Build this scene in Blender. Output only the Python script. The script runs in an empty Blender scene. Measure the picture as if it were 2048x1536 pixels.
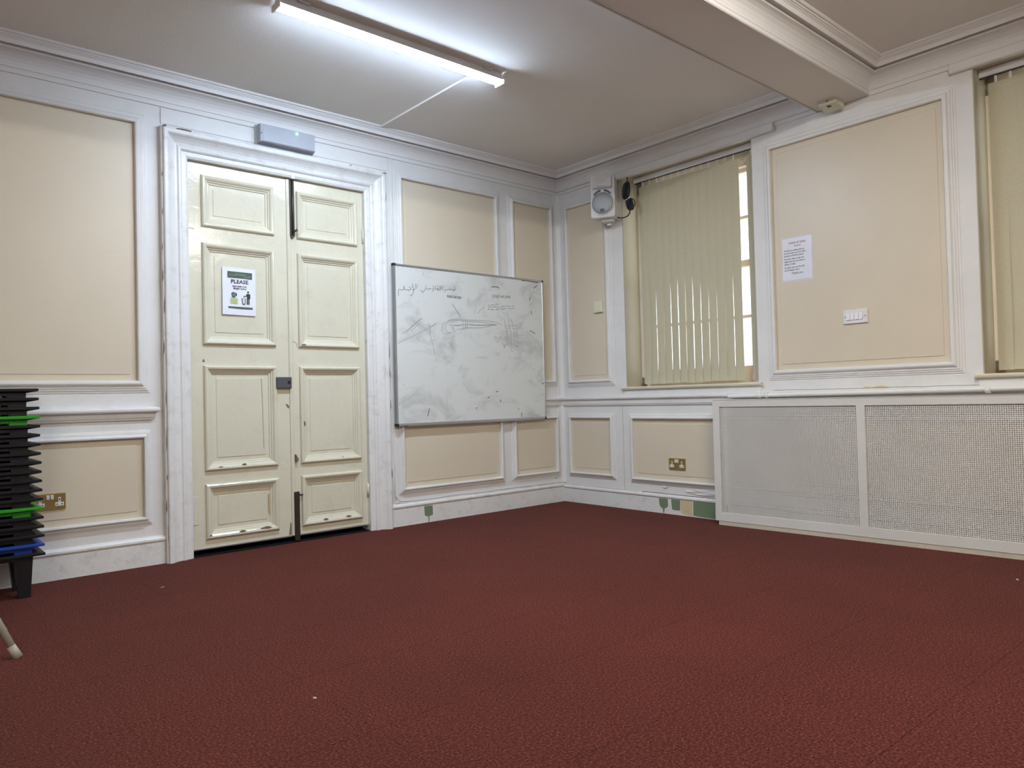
import bpy, bmesh, math, random
from mathutils import Matrix, Vector

random.seed(7)
SC = bpy.context.scene
COL = SC.collection
RAD = math.radians

# ------------------------------------------------------------------ camera
cam_data = bpy.data.cameras.new('camera')
cam_data.sensor_width = 36.0
cam_data.lens = 1466.09 / 2048.0 * 36.0
cam_data.clip_start = 0.05
cam_data.clip_end = 200
cam = bpy.data.objects.new('camera', cam_data)
COL.objects.link(cam)
_F = Vector((0.65554552, 0.75488908, 0.02006388))
_R = Vector((0.7551323, -0.65508483, -0.02527985))
_U = Vector((0.00593994, -0.03172297, 0.99947905))
_m = Matrix((( _R.x, _U.x, -_F.x), (_R.y, _U.y, -_F.y), (_R.z, _U.z, -_F.z)))
cam.matrix_world = Matrix.Translation((-4.5336, -4.5584, 0.9)) @ _m.to_4x4()
SC.camera = cam

# ------------------------------------------------------------------ world: flat overcast daylight outside
world = bpy.data.worlds.new('overcast_sky')
SC.world = world
world.use_nodes = True
bg = world.node_tree.nodes['Background']
bg.inputs['Color'].default_value = (0.93, 0.95, 1.0, 1)
bg.inputs['Strength'].default_value = 2.5

# ------------------------------------------------------------------ exposure
SC.view_settings.view_transform = 'Standard'
SC.view_settings.look = 'None'
SC.view_settings.gamma = 1.0
SC.view_settings.use_curve_mapping = False
SC.view_settings.exposure = 0.0
LAMP_COOL = ((0.62, 0.775, 1.0), 186.0)       # batten in view
LAMP_WARM = ((1.0, 0.965, 0.91), 205.0)       # battens of the neighbouring bays

# ------------------------------------------------------------------ dimensions (metres)
CEIL = 2.84
BEAM_Y0, BEAM_Y1, BEAM_Z = -2.372, -2.682, 2.673
ROOM_X, ROOM_Y = -7.2, -6.6      # room runs from the corner (0,0) to here
ROT_L = (RAD(90), 0, 0)                # local (u, v, h) -> wall with the double door
ROT_R = (RAD(90), 0, RAD(-90))         # local (u, v, h) -> window wall

# ------------------------------------------------------------------ materials
def lin(c):
    c = c / 255.0
    return c / 12.92 if c <= 0.04045 else ((c + 0.055) / 1.055) ** 2.4

def rgb(r, g, b):
    return (lin(r), lin(g), lin(b), 1)

def new_mat(name):
    m = bpy.data.materials.new(name)
    m.use_nodes = True
    nt = m.node_tree
    return m, nt, nt.nodes['Principled BSDF']

def N(nt, t, **kw):
    n = nt.nodes.new(t)
    for k, v in kw.items():
        if k in n.inputs:
            n.inputs[k].default_value = v
        else:
            setattr(n, k, v)
    return n

def ramp(nt, src, stops):
    r = nt.nodes.new('ShaderNodeValToRGB')
    el = r.color_ramp.elements
    while len(el) < len(stops):
        el.new(0.5)
    for e, (p, c) in zip(el, stops):
        e.position = p
        e.color = c
    nt.links.new(src, r.inputs['Fac'])
    return r

def mixc(nt, fac, a, b):
    m = nt.nodes.new('ShaderNodeMix')
    m.data_type = 'RGBA'
    for sock, v in ((m.inputs[0], fac), (m.inputs[6], a), (m.inputs[7], b)):
        if hasattr(v, 'links'):
            nt.links.new(v, sock)
        else:
            sock.default_value = v
    return m.outputs[2]

def paint(name, col, rough=0.45, bump=0.15, scale=60, mottling=0.06, dirt=None, dirt_amt=0.0, dirt_scale=3.0, spec=0.5):
    m, nt, b = new_mat(name)
    tc = N(nt, 'ShaderNodeTexCoord')
    n1 = N(nt, 'ShaderNodeTexNoise', Scale=2.3, Detail=5.0, Roughness=0.6)
    nt.links.new(tc.outputs['Object'], n1.inputs['Vector'])
    dark = tuple(c * (1 - mottling) for c in col[:3]) + (1,)
    light = tuple(min(1, c * (1 + mottling * .6)) for c in col[:3]) + (1,)
    c = ramp(nt, n1.outputs['Fac'], [(0.3, dark), (0.7, light)]).outputs['Color']
    if dirt is not None:
        n2 = N(nt, 'ShaderNodeTexNoise', Scale=dirt_scale, Detail=9.0, Roughness=0.72)
        nt.links.new(tc.outputs['Object'], n2.inputs['Vector'])
        f = ramp(nt, n2.outputs['Fac'], [(0.52, (0, 0, 0, 1)), (0.80, (dirt_amt,) * 3 + (1,))]).outputs['Color']
        c = mixc(nt, f, c, dirt)
    nt.links.new(c, b.inputs['Base Color'])
    b.inputs['Roughness'].default_value = rough
    b.inputs['Specular IOR Level'].default_value = spec
    if bump:
        n3 = N(nt, 'ShaderNodeTexNoise', Scale=scale, Detail=3.0, Roughness=0.55)
        nt.links.new(tc.outputs['Object'], n3.inputs['Vector'])
        bp_ = N(nt, 'ShaderNodeBump', Strength=bump, Distance=0.01)
        nt.links.new(n3.outputs['Fac'], bp_.inputs['Height'])
        nt.links.new(bp_.outputs['Normal'], b.inputs['Normal'])
    return m

def plain(name, col, rough=0.5, metal=0.0, spec=0.5):
    m, nt, b = new_mat(name)
    tc = N(nt, 'ShaderNodeTexCoord')
    n1 = N(nt, 'ShaderNodeTexNoise', Scale=9.0, Detail=4.0)
    nt.links.new(tc.outputs['Object'], n1.inputs['Vector'])
    c = ramp(nt, n1.outputs['Fac'], [(0.3, tuple(x * .93 for x in col[:3]) + (1,)), (0.7, col)]).outputs['Color']
    nt.links.new(c, b.inputs['Base Color'])
    b.inputs['Roughness'].default_value = rough
    b.inputs['Metallic'].default_value = metal
    b.inputs['Specular IOR Level'].default_value = spec
    return m

def emitter(name, col, strength):
    m, nt, b = new_mat(name)
    b.inputs['Base Color'].default_value = (0.8, 0.8, 0.8, 1)
    b.inputs['Emission Color'].default_value = tuple(col) + (1,)
    b.inputs['Emission Strength'].default_value = strength
    return m

M = {}
M['white'] = paint('white_gloss_paint', (0.74, 0.722, 0.685, 1), rough=0.42, bump=0.10, scale=45, dirt=(0.45, 0.42, 0.38, 1), dirt_amt=0.22, dirt_scale=5)
M['worn_white'] = paint('worn_white_paint', (0.74, 0.722, 0.685, 1), rough=0.36, bump=0.16, scale=38, dirt=(0.36, 0.31, 0.25, 1), dirt_amt=0.55, dirt_scale=14)
M['beige'] = paint('beige_wall_paint', (0.665, 0.582, 0.44, 1), rough=0.38, bump=0.05, scale=150, mottling=0.03)
M['cream'] = paint('cream_door_gloss', (0.67, 0.63, 0.485, 1), rough=0.15, bump=0.16, scale=22, mottling=0.04, dirt=(0.42, 0.34, 0.22, 1), dirt_amt=0.3, dirt_scale=7)
M['ceiling'] = paint('ceiling_emulsion', (0.80, 0.77, 0.73, 1), rough=0.75, bump=0.10, scale=90, mottling=0.02, spec=0.25)
M['cornice'] = paint('cornice_white', (0.74, 0.715, 0.685, 1), rough=0.5, bump=0.06, scale=60, mottling=0.03)
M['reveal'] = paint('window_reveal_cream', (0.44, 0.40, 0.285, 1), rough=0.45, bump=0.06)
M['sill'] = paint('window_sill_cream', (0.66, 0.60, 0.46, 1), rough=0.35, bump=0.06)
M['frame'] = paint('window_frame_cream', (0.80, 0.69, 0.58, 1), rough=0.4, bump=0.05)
M['cover'] = paint('radiator_cover_paint', (0.66, 0.635, 0.58, 1), rough=0.5, bump=0.05, dirt=(0.4, 0.36, 0.3, 1), dirt_amt=0.2)
M['plinth'] = paint('worn_plinth_wood', (0.56, 0.50, 0.40, 1), rough=0.6, bump=0.2, dirt=(0.3, 0.24, 0.17, 1), dirt_amt=0.5, dirt_scale=11)
M['green'] = paint('sage_green_paint', (0.17, 0.23, 0.13, 1), rough=0.6, bump=0.1)
M['primer'] = paint('bare_yellow_plaster', (0.62, 0.50, 0.29, 1), rough=0.7, bump=0.25, dirt=(0.38, 0.26, 0.12, 1), dirt_amt=0.6, dirt_scale=30)
M['chip'] = paint('chipped_paint_brown', (0.19, 0.14, 0.09, 1), rough=0.8, bump=0.3)
M['void'] = plain('dark_gap', (0.012, 0.012, 0.014, 1), 0.9, spec=0.1)
M['iron'] = plain('dark_iron', (0.06, 0.05, 0.042, 1), 0.42, 0.55)
M['steel'] = plain('grey_steel', (0.11, 0.115, 0.125, 1), 0.4, 0.5)
M['alu'] = plain('aluminium', (0.52, 0.53, 0.54, 1), 0.32, 0.8)
M['brass'] = plain('brushed_brass', (0.42, 0.30, 0.10, 1), 0.32, 0.85)
M['plastic_white'] = plain('white_plastic', (0.78, 0.765, 0.75, 1), 0.3)
M['plastic_cream'] = plain('cream_plastic', (0.74, 0.71, 0.53, 1), 0.4)
M['speaker_white'] = plain('speaker_white_plastic', (0.64, 0.61, 0.57, 1), 0.45)
M['speaker_grille'] = plain('speaker_grey_grille', (0.30, 0.30, 0.29, 1), 0.5, 0.3)
M['plastic_grey'] = plain('grey_plastic_cover', (0.40, 0.41, 0.44, 1), 0.35)
M['black'] = plain('black_plastic', (0.011, 0.011, 0.014, 1), 0.4)
M['green_plastic'] = plain('green_plastic', (0.035, 0.33, 0.02, 1), 0.4)
M['blue_plastic'] = plain('blue_plastic', (0.012, 0.06, 0.36, 1), 0.4)
M['rubber'] = plain('black_cable_rubber', (0.01, 0.01, 0.012, 1), 0.45)
M['paper'] = plain('white_paper', (0.78, 0.78, 0.82, 1), 0.3)
M['laminate'] = plain('laminated_paper', (0.70, 0.68, 0.68, 1), 0.22)
M['ink_green'] = plain('dark_green_print', (0.045, 0.085, 0.05, 1), 0.4)
M['ink_black'] = plain('black_print', (0.02, 0.022, 0.022, 1), 0.5)
M['ink_red'] = plain('dull_red_print', (0.30, 0.07, 0.06, 1), 0.5)
M['ink_pale'] = plain('pale_green_print', (0.28, 0.36, 0.28, 1), 0.5)
M['ink_blue'] = plain('blue_print', (0.07, 0.16, 0.26, 1), 0.5)
M['ink_lime'] = plain('lime_print', (0.55, 0.62, 0.25, 1), 0.5)
M['marker'] = plain('black_marker', (0.20, 0.20, 0.205, 1), 0.5)
M['marker_faint'] = plain('rubbed_marker', (0.40, 0.405, 0.395, 1), 0.5)
M['marker_dark'] = plain('fresh_marker', (0.035, 0.035, 0.04, 1), 0.5)
M['scrap'] = plain('dull_scrap', (0.42, 0.36, 0.32, 1), 0.7)
M['beige_metal'] = plain('beige_metal_tube', (0.40, 0.37, 0.29, 1), 0.4)
M['seat_grey'] = plain('grey_seat_plastic', (0.25, 0.25, 0.25, 1), 0.5)
M['led'] = emitter('green_led', (0.05, 1.0, 0.25), 16.0)

# whiteboard: smudged lacquer
m, nt, b = new_mat('smudged_whiteboard')
tc = N(nt, 'ShaderNodeTexCoord')
mp = N(nt, 'ShaderNodeMapping')
mp.inputs['Scale'].default_value = (1.0, 1.6, 1.0)
nt.links.new(tc.outputs['Object'], mp.inputs['Vector'])
na = N(nt, 'ShaderNodeTexNoise', Scale=3.1, Detail=9.0, Roughness=0.68, Distortion=0.6)
nb = N(nt, 'ShaderNodeTexNoise', Scale=26.0, Detail=6.0, Roughness=0.7)
nc = N(nt, 'ShaderNodeTexNoise', Scale=1.3, Detail=3.0)
for n_ in (na, nb, nc):
    nt.links.new(mp.outputs['Vector'], n_.inputs['Vector'])
base = (0.70, 0.71, 0.665, 1)
c1 = mixc(nt, ramp(nt, na.outputs['Fac'], [(0.50, (0, 0, 0, 1)), (0.78, (0.8, 0.8, 0.8, 1))]).outputs['Color'], base, (0.30, 0.305, 0.30, 1))
mul = N(nt, 'ShaderNodeMath', operation='MULTIPLY')
nt.links.new(ramp(nt, nb.outputs['Fac'], [(0.60, (0, 0, 0, 1)), (0.74, (1, 1, 1, 1))]).outputs['Color'], mul.inputs[0])
nt.links.new(ramp(nt, nc.outputs['Fac'], [(0.46, (0, 0, 0, 1)), (0.66, (0.55, 0.55, 0.55, 1))]).outputs['Color'], mul.inputs[1])
c2 = mixc(nt, mul.outputs[0], c1, (0.18, 0.18, 0.19, 1))
nt.links.new(c2, b.inputs['Base Color'])
b.inputs['Roughness'].default_value = 0.3
M['board'] = m

# carpet: short red-brown cut pile
m, nt, b = new_mat('red_carpet_pile')
tc = N(nt, 'ShaderNodeNewGeometry')
nz1 = N(nt, 'ShaderNodeTexNoise', Scale=135.0, Detail=4.0, Roughness=0.75)
nz2 = N(nt, 'ShaderNodeTexNoise', Scale=1.1, Detail=4.0, Roughness=0.6)
nz3 = N(nt, 'ShaderNodeTexNoise', Scale=300.0, Detail=2.0)
for n_ in (nz1, nz2, nz3):
    nt.links.new(tc.outputs['Position'], n_.inputs['Vector'])
cc = ramp(nt, nz1.outputs['Fac'], [(0.36, (0.018, 0.0018, 0.0012, 1)), (0.51, (0.078, 0.0118, 0.0080, 1)), (0.66, (0.215, 0.068, 0.052, 1))]).outputs['Color']
cv = ramp(nt, nz2.outputs['Fac'], [(0.3, (0.82, 0.82, 0.82, 1)), (0.7, (1.1, 1.08, 1.06, 1))]).outputs['Color']
mm = nt.nodes.new('ShaderNodeMix'); mm.data_type = 'RGBA'; mm.blend_type = 'MULTIPLY'; mm.inputs[0].default_value = 1.0
nt.links.new(cc, mm.inputs[6]); nt.links.new(cv, mm.inputs[7])
nt.links.new(mm.outputs[2], b.inputs['Base Color'])
b.inputs['Roughness'].default_value = 0.95
b.inputs['Specular IOR Level'].default_value = 0.03
b.inputs['Sheen Weight'].default_value = 0.13
b.inputs['Sheen Roughness'].default_value = 0.5
b.inputs['Sheen Tint'].default_value = (1.0, 0.55, 0.46, 1)
bpn = N(nt, 'ShaderNodeBump', Strength=0.9, Distance=0.006)
nt.links.new(nz1.outputs['Fac'], bpn.inputs['Height'])
nt.links.new(bpn.outputs['Normal'], b.inputs['Normal'])
M['carpet'] = m

# blind fabric: slightly translucent woven louvre
m, nt, b = new_mat('blind_fabric')
tc = N(nt, 'ShaderNodeTexCoord')
wv = N(nt, 'ShaderNodeTexNoise', Scale=220.0, Detail=2.0)
nt.links.new(tc.outputs['Object'], wv.inputs['Vector'])
fc = ramp(nt, wv.outputs['Fac'], [(0.35, (0.50, 0.455, 0.315, 1)), (0.65, (0.575, 0.53, 0.38, 1))]).outputs['Color']
nt.links.new(fc, b.inputs['Base Color'])
b.inputs['Roughness'].default_value = 0.85
b.inputs['Specular IOR Level'].default_value = 0.2
tr = N(nt, 'ShaderNodeBsdfTranslucent')
tr.inputs['Color'].default_value = (0.50, 0.44, 0.28, 1)
mx = N(nt, 'ShaderNodeMixShader')
mx.inputs[0].default_value = 0.03
out = nt.nodes['Material Output']
nt.links.new(b.outputs[0], mx.inputs[1]); nt.links.new(tr.outputs[0], mx.inputs[2]); nt.links.new(mx.outputs[0], out.inputs['Surface'])
M['blind'] = m

# obscured window glass
m, nt, b = new_mat('obscured_glass')
nt.nodes.remove(b)
out = nt.nodes['Material Output']
t1 = N(nt, 'ShaderNodeBsdfTransparent'); t1.inputs['Color'].default_value = (0.92, 0.95, 0.93, 1)
t2 = N(nt, 'ShaderNodeBsdfTranslucent'); t2.inputs['Color'].default_value = (0.9, 0.9, 0.92, 1)
t3 = N(nt, 'ShaderNodeBsdfGlossy', Roughness=0.15)
tcg = N(nt, 'ShaderNodeTexCoord')
ng = N(nt, 'ShaderNodeTexNoise', Scale=40.0, Detail=3.0)
nt.links.new(tcg.outputs['Object'], ng.inputs['Vector'])
rg = ramp(nt, ng.outputs['Fac'], [(0.35, (0.3, 0.3, 0.3, 1)), (0.65, (0.6, 0.6, 0.6, 1))])
ma = N(nt, 'ShaderNodeMixShader'); mb_ = N(nt, 'ShaderNodeMixShader')
nt.links.new(rg.outputs['Color'], ma.inputs[0])
nt.links.new(t1.outputs[0], ma.inputs[1]); nt.links.new(t2.outputs[0], ma.inputs[2])
mb_.inputs[0].default_value = 0.05
nt.links.new(ma.outputs[0], mb_.inputs[1]); nt.links.new(t3.outputs[0], mb_.inputs[2]); nt.links.new(mb_.outputs[0], out.inputs['Surface'])
M['glass'] = m
M['lamp_cool'] = emitter('cool_led_diffuser', *LAMP_COOL)
M['lamp_warm'] = emitter('warm_led_diffuser', *LAMP_WARM)

# ------------------------------------------------------------------ mesh helpers
class MB:
    """collects shapes, then links them as ONE mesh object"""
    def __init__(self):
        self.v, self.f, self.s = [], [], []

    def add(self, verts, faces, smooth=False):
        o = len(self.v)
        self.v += [tuple(p) for p in verts]
        self.f += [tuple(i + o for i in f) for f in faces]
        self.s += [smooth] * len(faces)
        return self

    def box(self, x0, x1, y0, y1, z0, z1):
        x0, x1 = min(x0, x1), max(x0, x1); y0, y1 = min(y0, y1), max(y0, y1); z0, z1 = min(z0, z1), max(z0, z1)
        v = [(x0, y0, z0), (x1, y0, z0), (x1, y1, z0), (x0, y1, z0), (x0, y0, z1), (x1, y0, z1), (x1, y1, z1), (x0, y1, z1)]
        return self.add(v, [(0, 3, 2, 1), (4, 5, 6, 7), (0, 1, 5, 4), (1, 2, 6, 5), (2, 3, 7, 6), (3, 0, 4, 7)])

    def bbox(self, x0, x1, y0, y1, z0, z1, c=0.003):
        """box whose +z face is chamfered by c (plates facing the room)"""
        x0, x1 = min(x0, x1), max(x0, x1); y0, y1 = min(y0, y1), max(y0, y1); z0, z1 = min(z0, z1), max(z0, z1)
        v = [(x0, y0, z0), (x1, y0, z0), (x1, y1, z0), (x0, y1, z0),
             (x0, y0, z1 - c), (x1, y0, z1 - c), (x1, y1, z1 - c), (x0, y1, z1 - c),
             (x0 + c, y0 + c, z1), (x1 - c, y0 + c, z1), (x1 - c, y1 - c, z1), (x0 + c, y1 - c, z1)]
        f = [(0, 3, 2, 1), (8, 9, 10, 11)]
        for a in (0, 4):
            for i in range(4):
                j = (i + 1) % 4
                f.append((a + i, a + j, a + 4 + j, a + 4 + i))
        return self.add(v, f)

    def frame(self, x0, x1, y0, y1, prof):
        """profile [(d, h)] swept round a rectangle with mitred corners; d = outward distance from the rectangle"""
        x0, x1 = min(x0, x1), max(x0, x1); y0, y1 = min(y0, y1), max(y0, y1)
        n = len(prof); v = []; f = []
        for sx, sy in ((0, 0), (1, 0), (1, 1), (0, 1)):
            for d, h in prof:
                v.append((x1 + d if sx else x0 - d, y1 + d if sy else y0 - d, h))
        for k in range(4):
            a, b_ = k * n, ((k + 1) % 4) * n
            for i in range(n - 1):
                f.append((a + i, b_ + i, b_ + i + 1, a + i + 1))
        return self.add(v, f)

    def run(self, x0, x1, prof, end0=0.0, end1=0.0):
        """profile [(y, h)] extruded along x; end0/end1 = how much the end retreats per unit of h (mitred returns)"""
        n = len(prof); v = []
        for y, h in prof: v.append((x0 - end0 * h, y, h))
        for y, h in prof: v.append((x1 + end1 * h, y, h))
        f = [(i, i + n, i + n + 1, i + 1) for i in range(n - 1)]
        f += [tuple(range(n)), tuple(range(2 * n - 1, n - 1, -1))]
        return self.add(v, f)

    def tube(self, pts, r, seg=8, cap=True, r2=None):
        pts = [Vector(p) for p in pts]; n = len(pts); v = []; f = []
        up = Vector((0, 0, 1))
        d0 = (pts[1] - pts[0]).normalized()
        if abs(d0.dot(up)) > 0.9: up = Vector((1, 0, 0))
        nrm = (up - d0 * up.dot(d0)).normalized()
        for i, p in enumerate(pts):
            d = (pts[min(i + 1, n - 1)] - pts[max(i - 1, 0)]).normalized()
            nrm = (nrm - d * nrm.dot(d)).normalized()
            bn = d.cross(nrm)
            rr = r if r2 is None else r + (r2 - r) * i / (n - 1)
            for k in range(seg):
                a = 2 * math.pi * k / seg
                v.append(p + nrm * (rr * math.cos(a)) + bn * (rr * math.sin(a)))
        for i in range(n - 1):
            for k in range(seg):
                k2 = (k + 1) % seg
                f.append((i * seg + k, i * seg + k2, (i + 1) * seg + k2, (i + 1) * seg + k))
        self.add(v, f, True)
        if cap:
            o = len(self.v) - len(v)
            self.f += [tuple(o + k for k in range(seg)), tuple(o + (n - 1) * seg + k for k in range(seg - 1, -1, -1))]
            self.s += [False, False]
        return self

    def disc(self, cx, cy, r, h0, h1, seg=24, dome=0.0, rx=None):
        """cylinder along +z, optional domed top"""
        rx = rx or r
        v = []; f = []
        rings = [(1, h0), (1, h1)]
        if dome:
            rings += [(math.cos(a * math.pi / 8), h1 + dome * math.sin(a * math.pi / 8)) for a in (1, 2, 3)]
        for s, h in rings:
            for k in range(seg):
                a = 2 * math.pi * k / seg
                v.append((cx + rx * s * math.cos(a), cy + r * s * math.sin(a), h))
        for i in range(len(rings) - 1):
            for k in range(seg):
                k2 = (k + 1) % seg
                f.append((i * seg + k, i * seg + k2, (i + 1) * seg + k2, (i + 1) * seg + k))
        top = (len(rings) - 1) * seg
        f.append(tuple(top + k for k in range(seg)))
        f.append(tuple(seg - 1 - k for k in range(seg)))
        return self.add(v, f, bool(dome))

    def poly(self, pts, h0, h1):
        """flat outline in the wall plane given thickness"""
        n = len(pts)
        v = [(x, y, h0) for x, y in pts] + [(x, y, h1) for x, y in pts]
        f = [tuple(range(n - 1, -1, -1)), tuple(range(n, 2 * n))]
        f += [(i, (i + 1) % n, (i + 1) % n + n, i + n) for i in range(n)]
        return self.add(v, f)

    def ribbon(self, pts, w, h):
        """flat pen stroke lying on a surface"""
        pts = [Vector((x, y)) for x, y in pts]; n = len(pts); v = []
        for i, p_ in enumerate(pts):
            d = pts[min(i + 1, n - 1)] - pts[max(i - 1, 0)]
            d = d.normalized() if d.length > 1e-6 else Vector((1, 0))
            q = Vector((-d.y, d.x)) * w / 2
            v += [(p_.x + q.x, p_.y + q.y, h), (p_.x - q.x, p_.y - q.y, h)]
        return self.add(v, [(2 * i, 2 * i + 1, 2 * i + 3, 2 * i + 2) for i in range(n - 1)])

    def mesh(self, name, mat):
        me = bpy.data.meshes.new(name)
        me.from_pydata(self.v, [], self.f)
        bm = bmesh.new(); bm.from_mesh(me)
        bmesh.ops.recalc_face_normals(bm, faces=bm.faces)
        bm.to_mesh(me); bm.free()
        for pl, s in zip(me.polygons, self.s):
            pl.use_smooth = s
        me.materials.append(mat)
        return me

    def build(self, name, mat, parent=None, loc=(0, 0, 0), rot=(0, 0, 0)):
        o = bpy.data.objects.new(name, self.mesh(name, M[mat] if isinstance(mat, str) else mat))
        COL.objects.link(o)
        o.location = loc; o.rotation_euler = rot
        if parent is not None:
            o.parent = parent
        return o

def tag(o, label, cat, group=None, kind=None):
    o['label'] = label
    o['category'] = cat
    if group: o['group'] = group
    if kind: o['kind'] = kind
    return o

def struct(o, label, cat):
    return tag(o, label, cat, kind='structure')

def empty(name, loc=(0, 0, 0), rot=(0, 0, 0), parent=None):
    o = bpy.data.objects.new(name, None)
    COL.objects.link(o)
    o.empty_display_size = 0.05
    o.location = loc; o.rotation_euler = rot
    if parent is not None: o.parent = parent
    return o

def copy_tree(o, parent=None):
    c = o.copy()
    COL.objects.link(c)
    c.parent = parent
    for ch in list(o.children):
        copy_tree(ch, c)
    return c

def wl(u, v, h=0.0): return (u, -h, v)          # a point of the door wall
def wr(u, v, h=0.0): return (-h, -u, v)         # a point of the window wall

def smooth_path(pts, n=6):
    """Catmull-Rom through the points"""
    P = [Vector(p) for p in pts]; out = []
    for i in range(len(P) - 1):
        p0, p1, p2, p3 = P[max(i - 1, 0)], P[i], P[i + 1], P[min(i + 2, len(P) - 1)]
        for k in range(n):
            t = k / n
            out.append(0.5 * ((2 * p1) + (p2 - p0) * t + (2 * p0 - 5 * p1 + 4 * p2 - p3) * t * t + (3 * p1 - p0 - 3 * p2 + p3) * t ** 3))
    out.append(P[-1])
    return out

def lettering(text, size, mat, parent, x, y, h, name='lettering', align='CENTER', bold=0.0, sx=1.0, shear=0.0, rot=0.0):
    cu = bpy.data.curves.new('text', 'FONT')
    cu.body = text; cu.size = size; cu.align_x = align; cu.align_y = 'CENTER'
    cu.offset = bold; cu.shear = shear; cu.resolution_u = 2
    t = bpy.data.objects.new('text', cu)
    COL.objects.link(t)
    bpy.context.view_layer.update()
    me = bpy.data.meshes.new_from_object(t.evaluated_get(bpy.context.evaluated_depsgraph_get()))
    bpy.data.objects.remove(t); bpy.data.curves.remove(cu)
    me.materials.clear(); me.materials.append(M[mat])
    me.transform(Matrix.Translation((x, y, h)) @ Matrix.Rotation(rot, 4, 'Z') @ Matrix.Diagonal((sx, 1, 1, 1)))
    o = bpy.data.objects.new(name, me)
    COL.objects.link(o); o.parent = parent
    return o

ORD = ['first', 'second', 'third', 'fourth', 'fifth', 'sixth', 'seventh', 'eighth', 'ninth', 'tenth', 'eleventh', 'twelfth',
       'thirteenth', 'fourteenth', 'fifteenth', 'sixteenth', 'seventeenth', 'eighteenth', 'nineteenth']
INK_WRITING = [
    [(-1.183, 1.773), (-1.174, 1.760), (-1.174, 1.748), (-1.184, 1.739), (-1.192, 1.731)],
    [(-1.176, 1.747), (-1.191, 1.743), (-1.198, 1.748), (-1.210, 1.743), (-1.221, 1.748), (-1.228, 1.741), (-1.239, 1.745), (-1.250, 1.738), (-1.265, 1.738), (-1.272, 1.732), (-1.274, 1.717)],
    [(-1.230, 1.765), (-1.226, 1.760)],
    [(-1.289, 1.769), (-1.292, 1.733)],
    [(-1.307, 1.768), (-1.308, 1.738), (-1.314, 1.733)],
    [(-1.316, 1.764), (-1.319, 1.733), (-1.339, 1.731), (-1.346, 1.735), (-1.337, 1.747), (-1.328, 1.739), (-1.344, 1.734)],
    [(-1.342, 1.759), (-1.331, 1.763)],
    [(-1.358, 1.763), (-1.360, 1.731)],
    [(-1.372, 1.753), (-1.374, 1.730), (-1.386, 1.714)],
    [(-1.376, 1.733), (-1.388, 1.737)],
    [(-1.386, 1.755), (-1.377, 1.759)],
    [(-1.394, 1.733), (-1.408, 1.739), (-1.415, 1.729), (-1.429, 1.734), (-1.441, 1.730), (-1.444, 1.758)],
    [(-1.452, 1.732), (-1.454, 1.721), (-1.468, 1.711), (-1.485, 1.712), (-1.492, 1.723)],
    [(-1.480, 1.697), (-1.468, 1.706)],
    [(-1.518, 1.759), (-1.526, 1.726)],
    [(-1.532, 1.762), (-1.536, 1.729), (-1.554, 1.714), (-1.564, 1.718)],
    [(-1.572, 1.734), (-1.556, 1.738), (-1.554, 1.701), (-1.565, 1.680), (-1.585, 1.670)],
    [(-1.593, 1.735), (-1.574, 1.720), (-1.587, 1.712), (-1.611, 1.711), (-1.628, 1.713), (-1.637, 1.740), (-1.636, 1.715), (-1.651, 1.707), (-1.664, 1.706), (-1.681, 1.707), (-1.683, 1.663)],
    [(-1.566, 1.746), (-1.552, 1.753)],
    [(-1.566, 1.759), (-1.559, 1.763)],
    [(-1.598, 1.701), (-1.591, 1.703)],
    [(-1.205, 1.635), (-1.173, 1.595), (-1.141, 1.555), (-1.128, 1.530)],
    [(-0.853, 1.649), (-0.848, 1.649), (-0.843, 1.648), (-0.836, 1.646)],
    [(-0.822, 1.652), (-0.817, 1.654), (-0.812, 1.649), (-0.805, 1.651), (-0.797, 1.657), (-0.792, 1.654)],
    [(-0.779, 1.661), (-0.773, 1.657), (-0.766, 1.662), (-0.760, 1.664), (-0.753, 1.659), (-0.746, 1.664)],
    [(-0.850, 1.629), (-0.844, 1.633), (-0.838, 1.634), (-0.833, 1.635), (-0.825, 1.638), (-0.821, 1.634), (-0.816, 1.635)],
    [(-0.801, 1.639), (-0.796, 1.640), (-0.789, 1.640), (-0.783, 1.637), (-0.778, 1.639), (-0.770, 1.643), (-0.766, 1.643), (-0.759, 1.640)],
    [(-0.749, 1.642), (-0.745, 1.641), (-0.737, 1.640), (-0.730, 1.640)],
    [(-0.718, 1.643), (-0.713, 1.642), (-0.706, 1.644), (-0.700, 1.650), (-0.694, 1.651), (-0.688, 1.645), (-0.682, 1.653), (-0.678, 1.652)],
    [(-0.666, 1.654), (-0.658, 1.652), (-0.653, 1.655), (-0.648, 1.655), (-0.641, 1.656)],
    [(-0.631, 1.650), (-0.625, 1.654), (-0.618, 1.656), (-0.610, 1.656)],
    [(-0.596, 1.658), (-0.591, 1.655), (-0.583, 1.659), (-0.578, 1.662)],
    [(-0.854, 1.611), (-0.849, 1.618), (-0.842, 1.614), (-0.834, 1.616)],
    [(-0.821, 1.615), (-0.815, 1.621), (-0.810, 1.615), (-0.802, 1.615), (-0.797, 1.618), (-0.790, 1.619)],
    [(-0.773, 1.620), (-0.768, 1.618), (-0.760, 1.626), (-0.753, 1.619), (-0.746, 1.627), (-0.738, 1.627)],
    [(-0.728, 1.628), (-0.722, 1.625), (-0.715, 1.623), (-0.709, 1.631)],
    [(-0.702, 1.631), (-0.695, 1.626), (-0.687, 1.629), (-0.679, 1.632), (-0.673, 1.632), (-0.665, 1.629)],
    [(-0.651, 1.636), (-0.644, 1.633), (-0.636, 1.633), (-0.631, 1.635)],
    [(-0.622, 1.632), (-0.614, 1.639), (-0.608, 1.637)],
    [(-0.594, 1.638), (-0.586, 1.642), (-0.581, 1.638), (-0.574, 1.639)],
]
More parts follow.
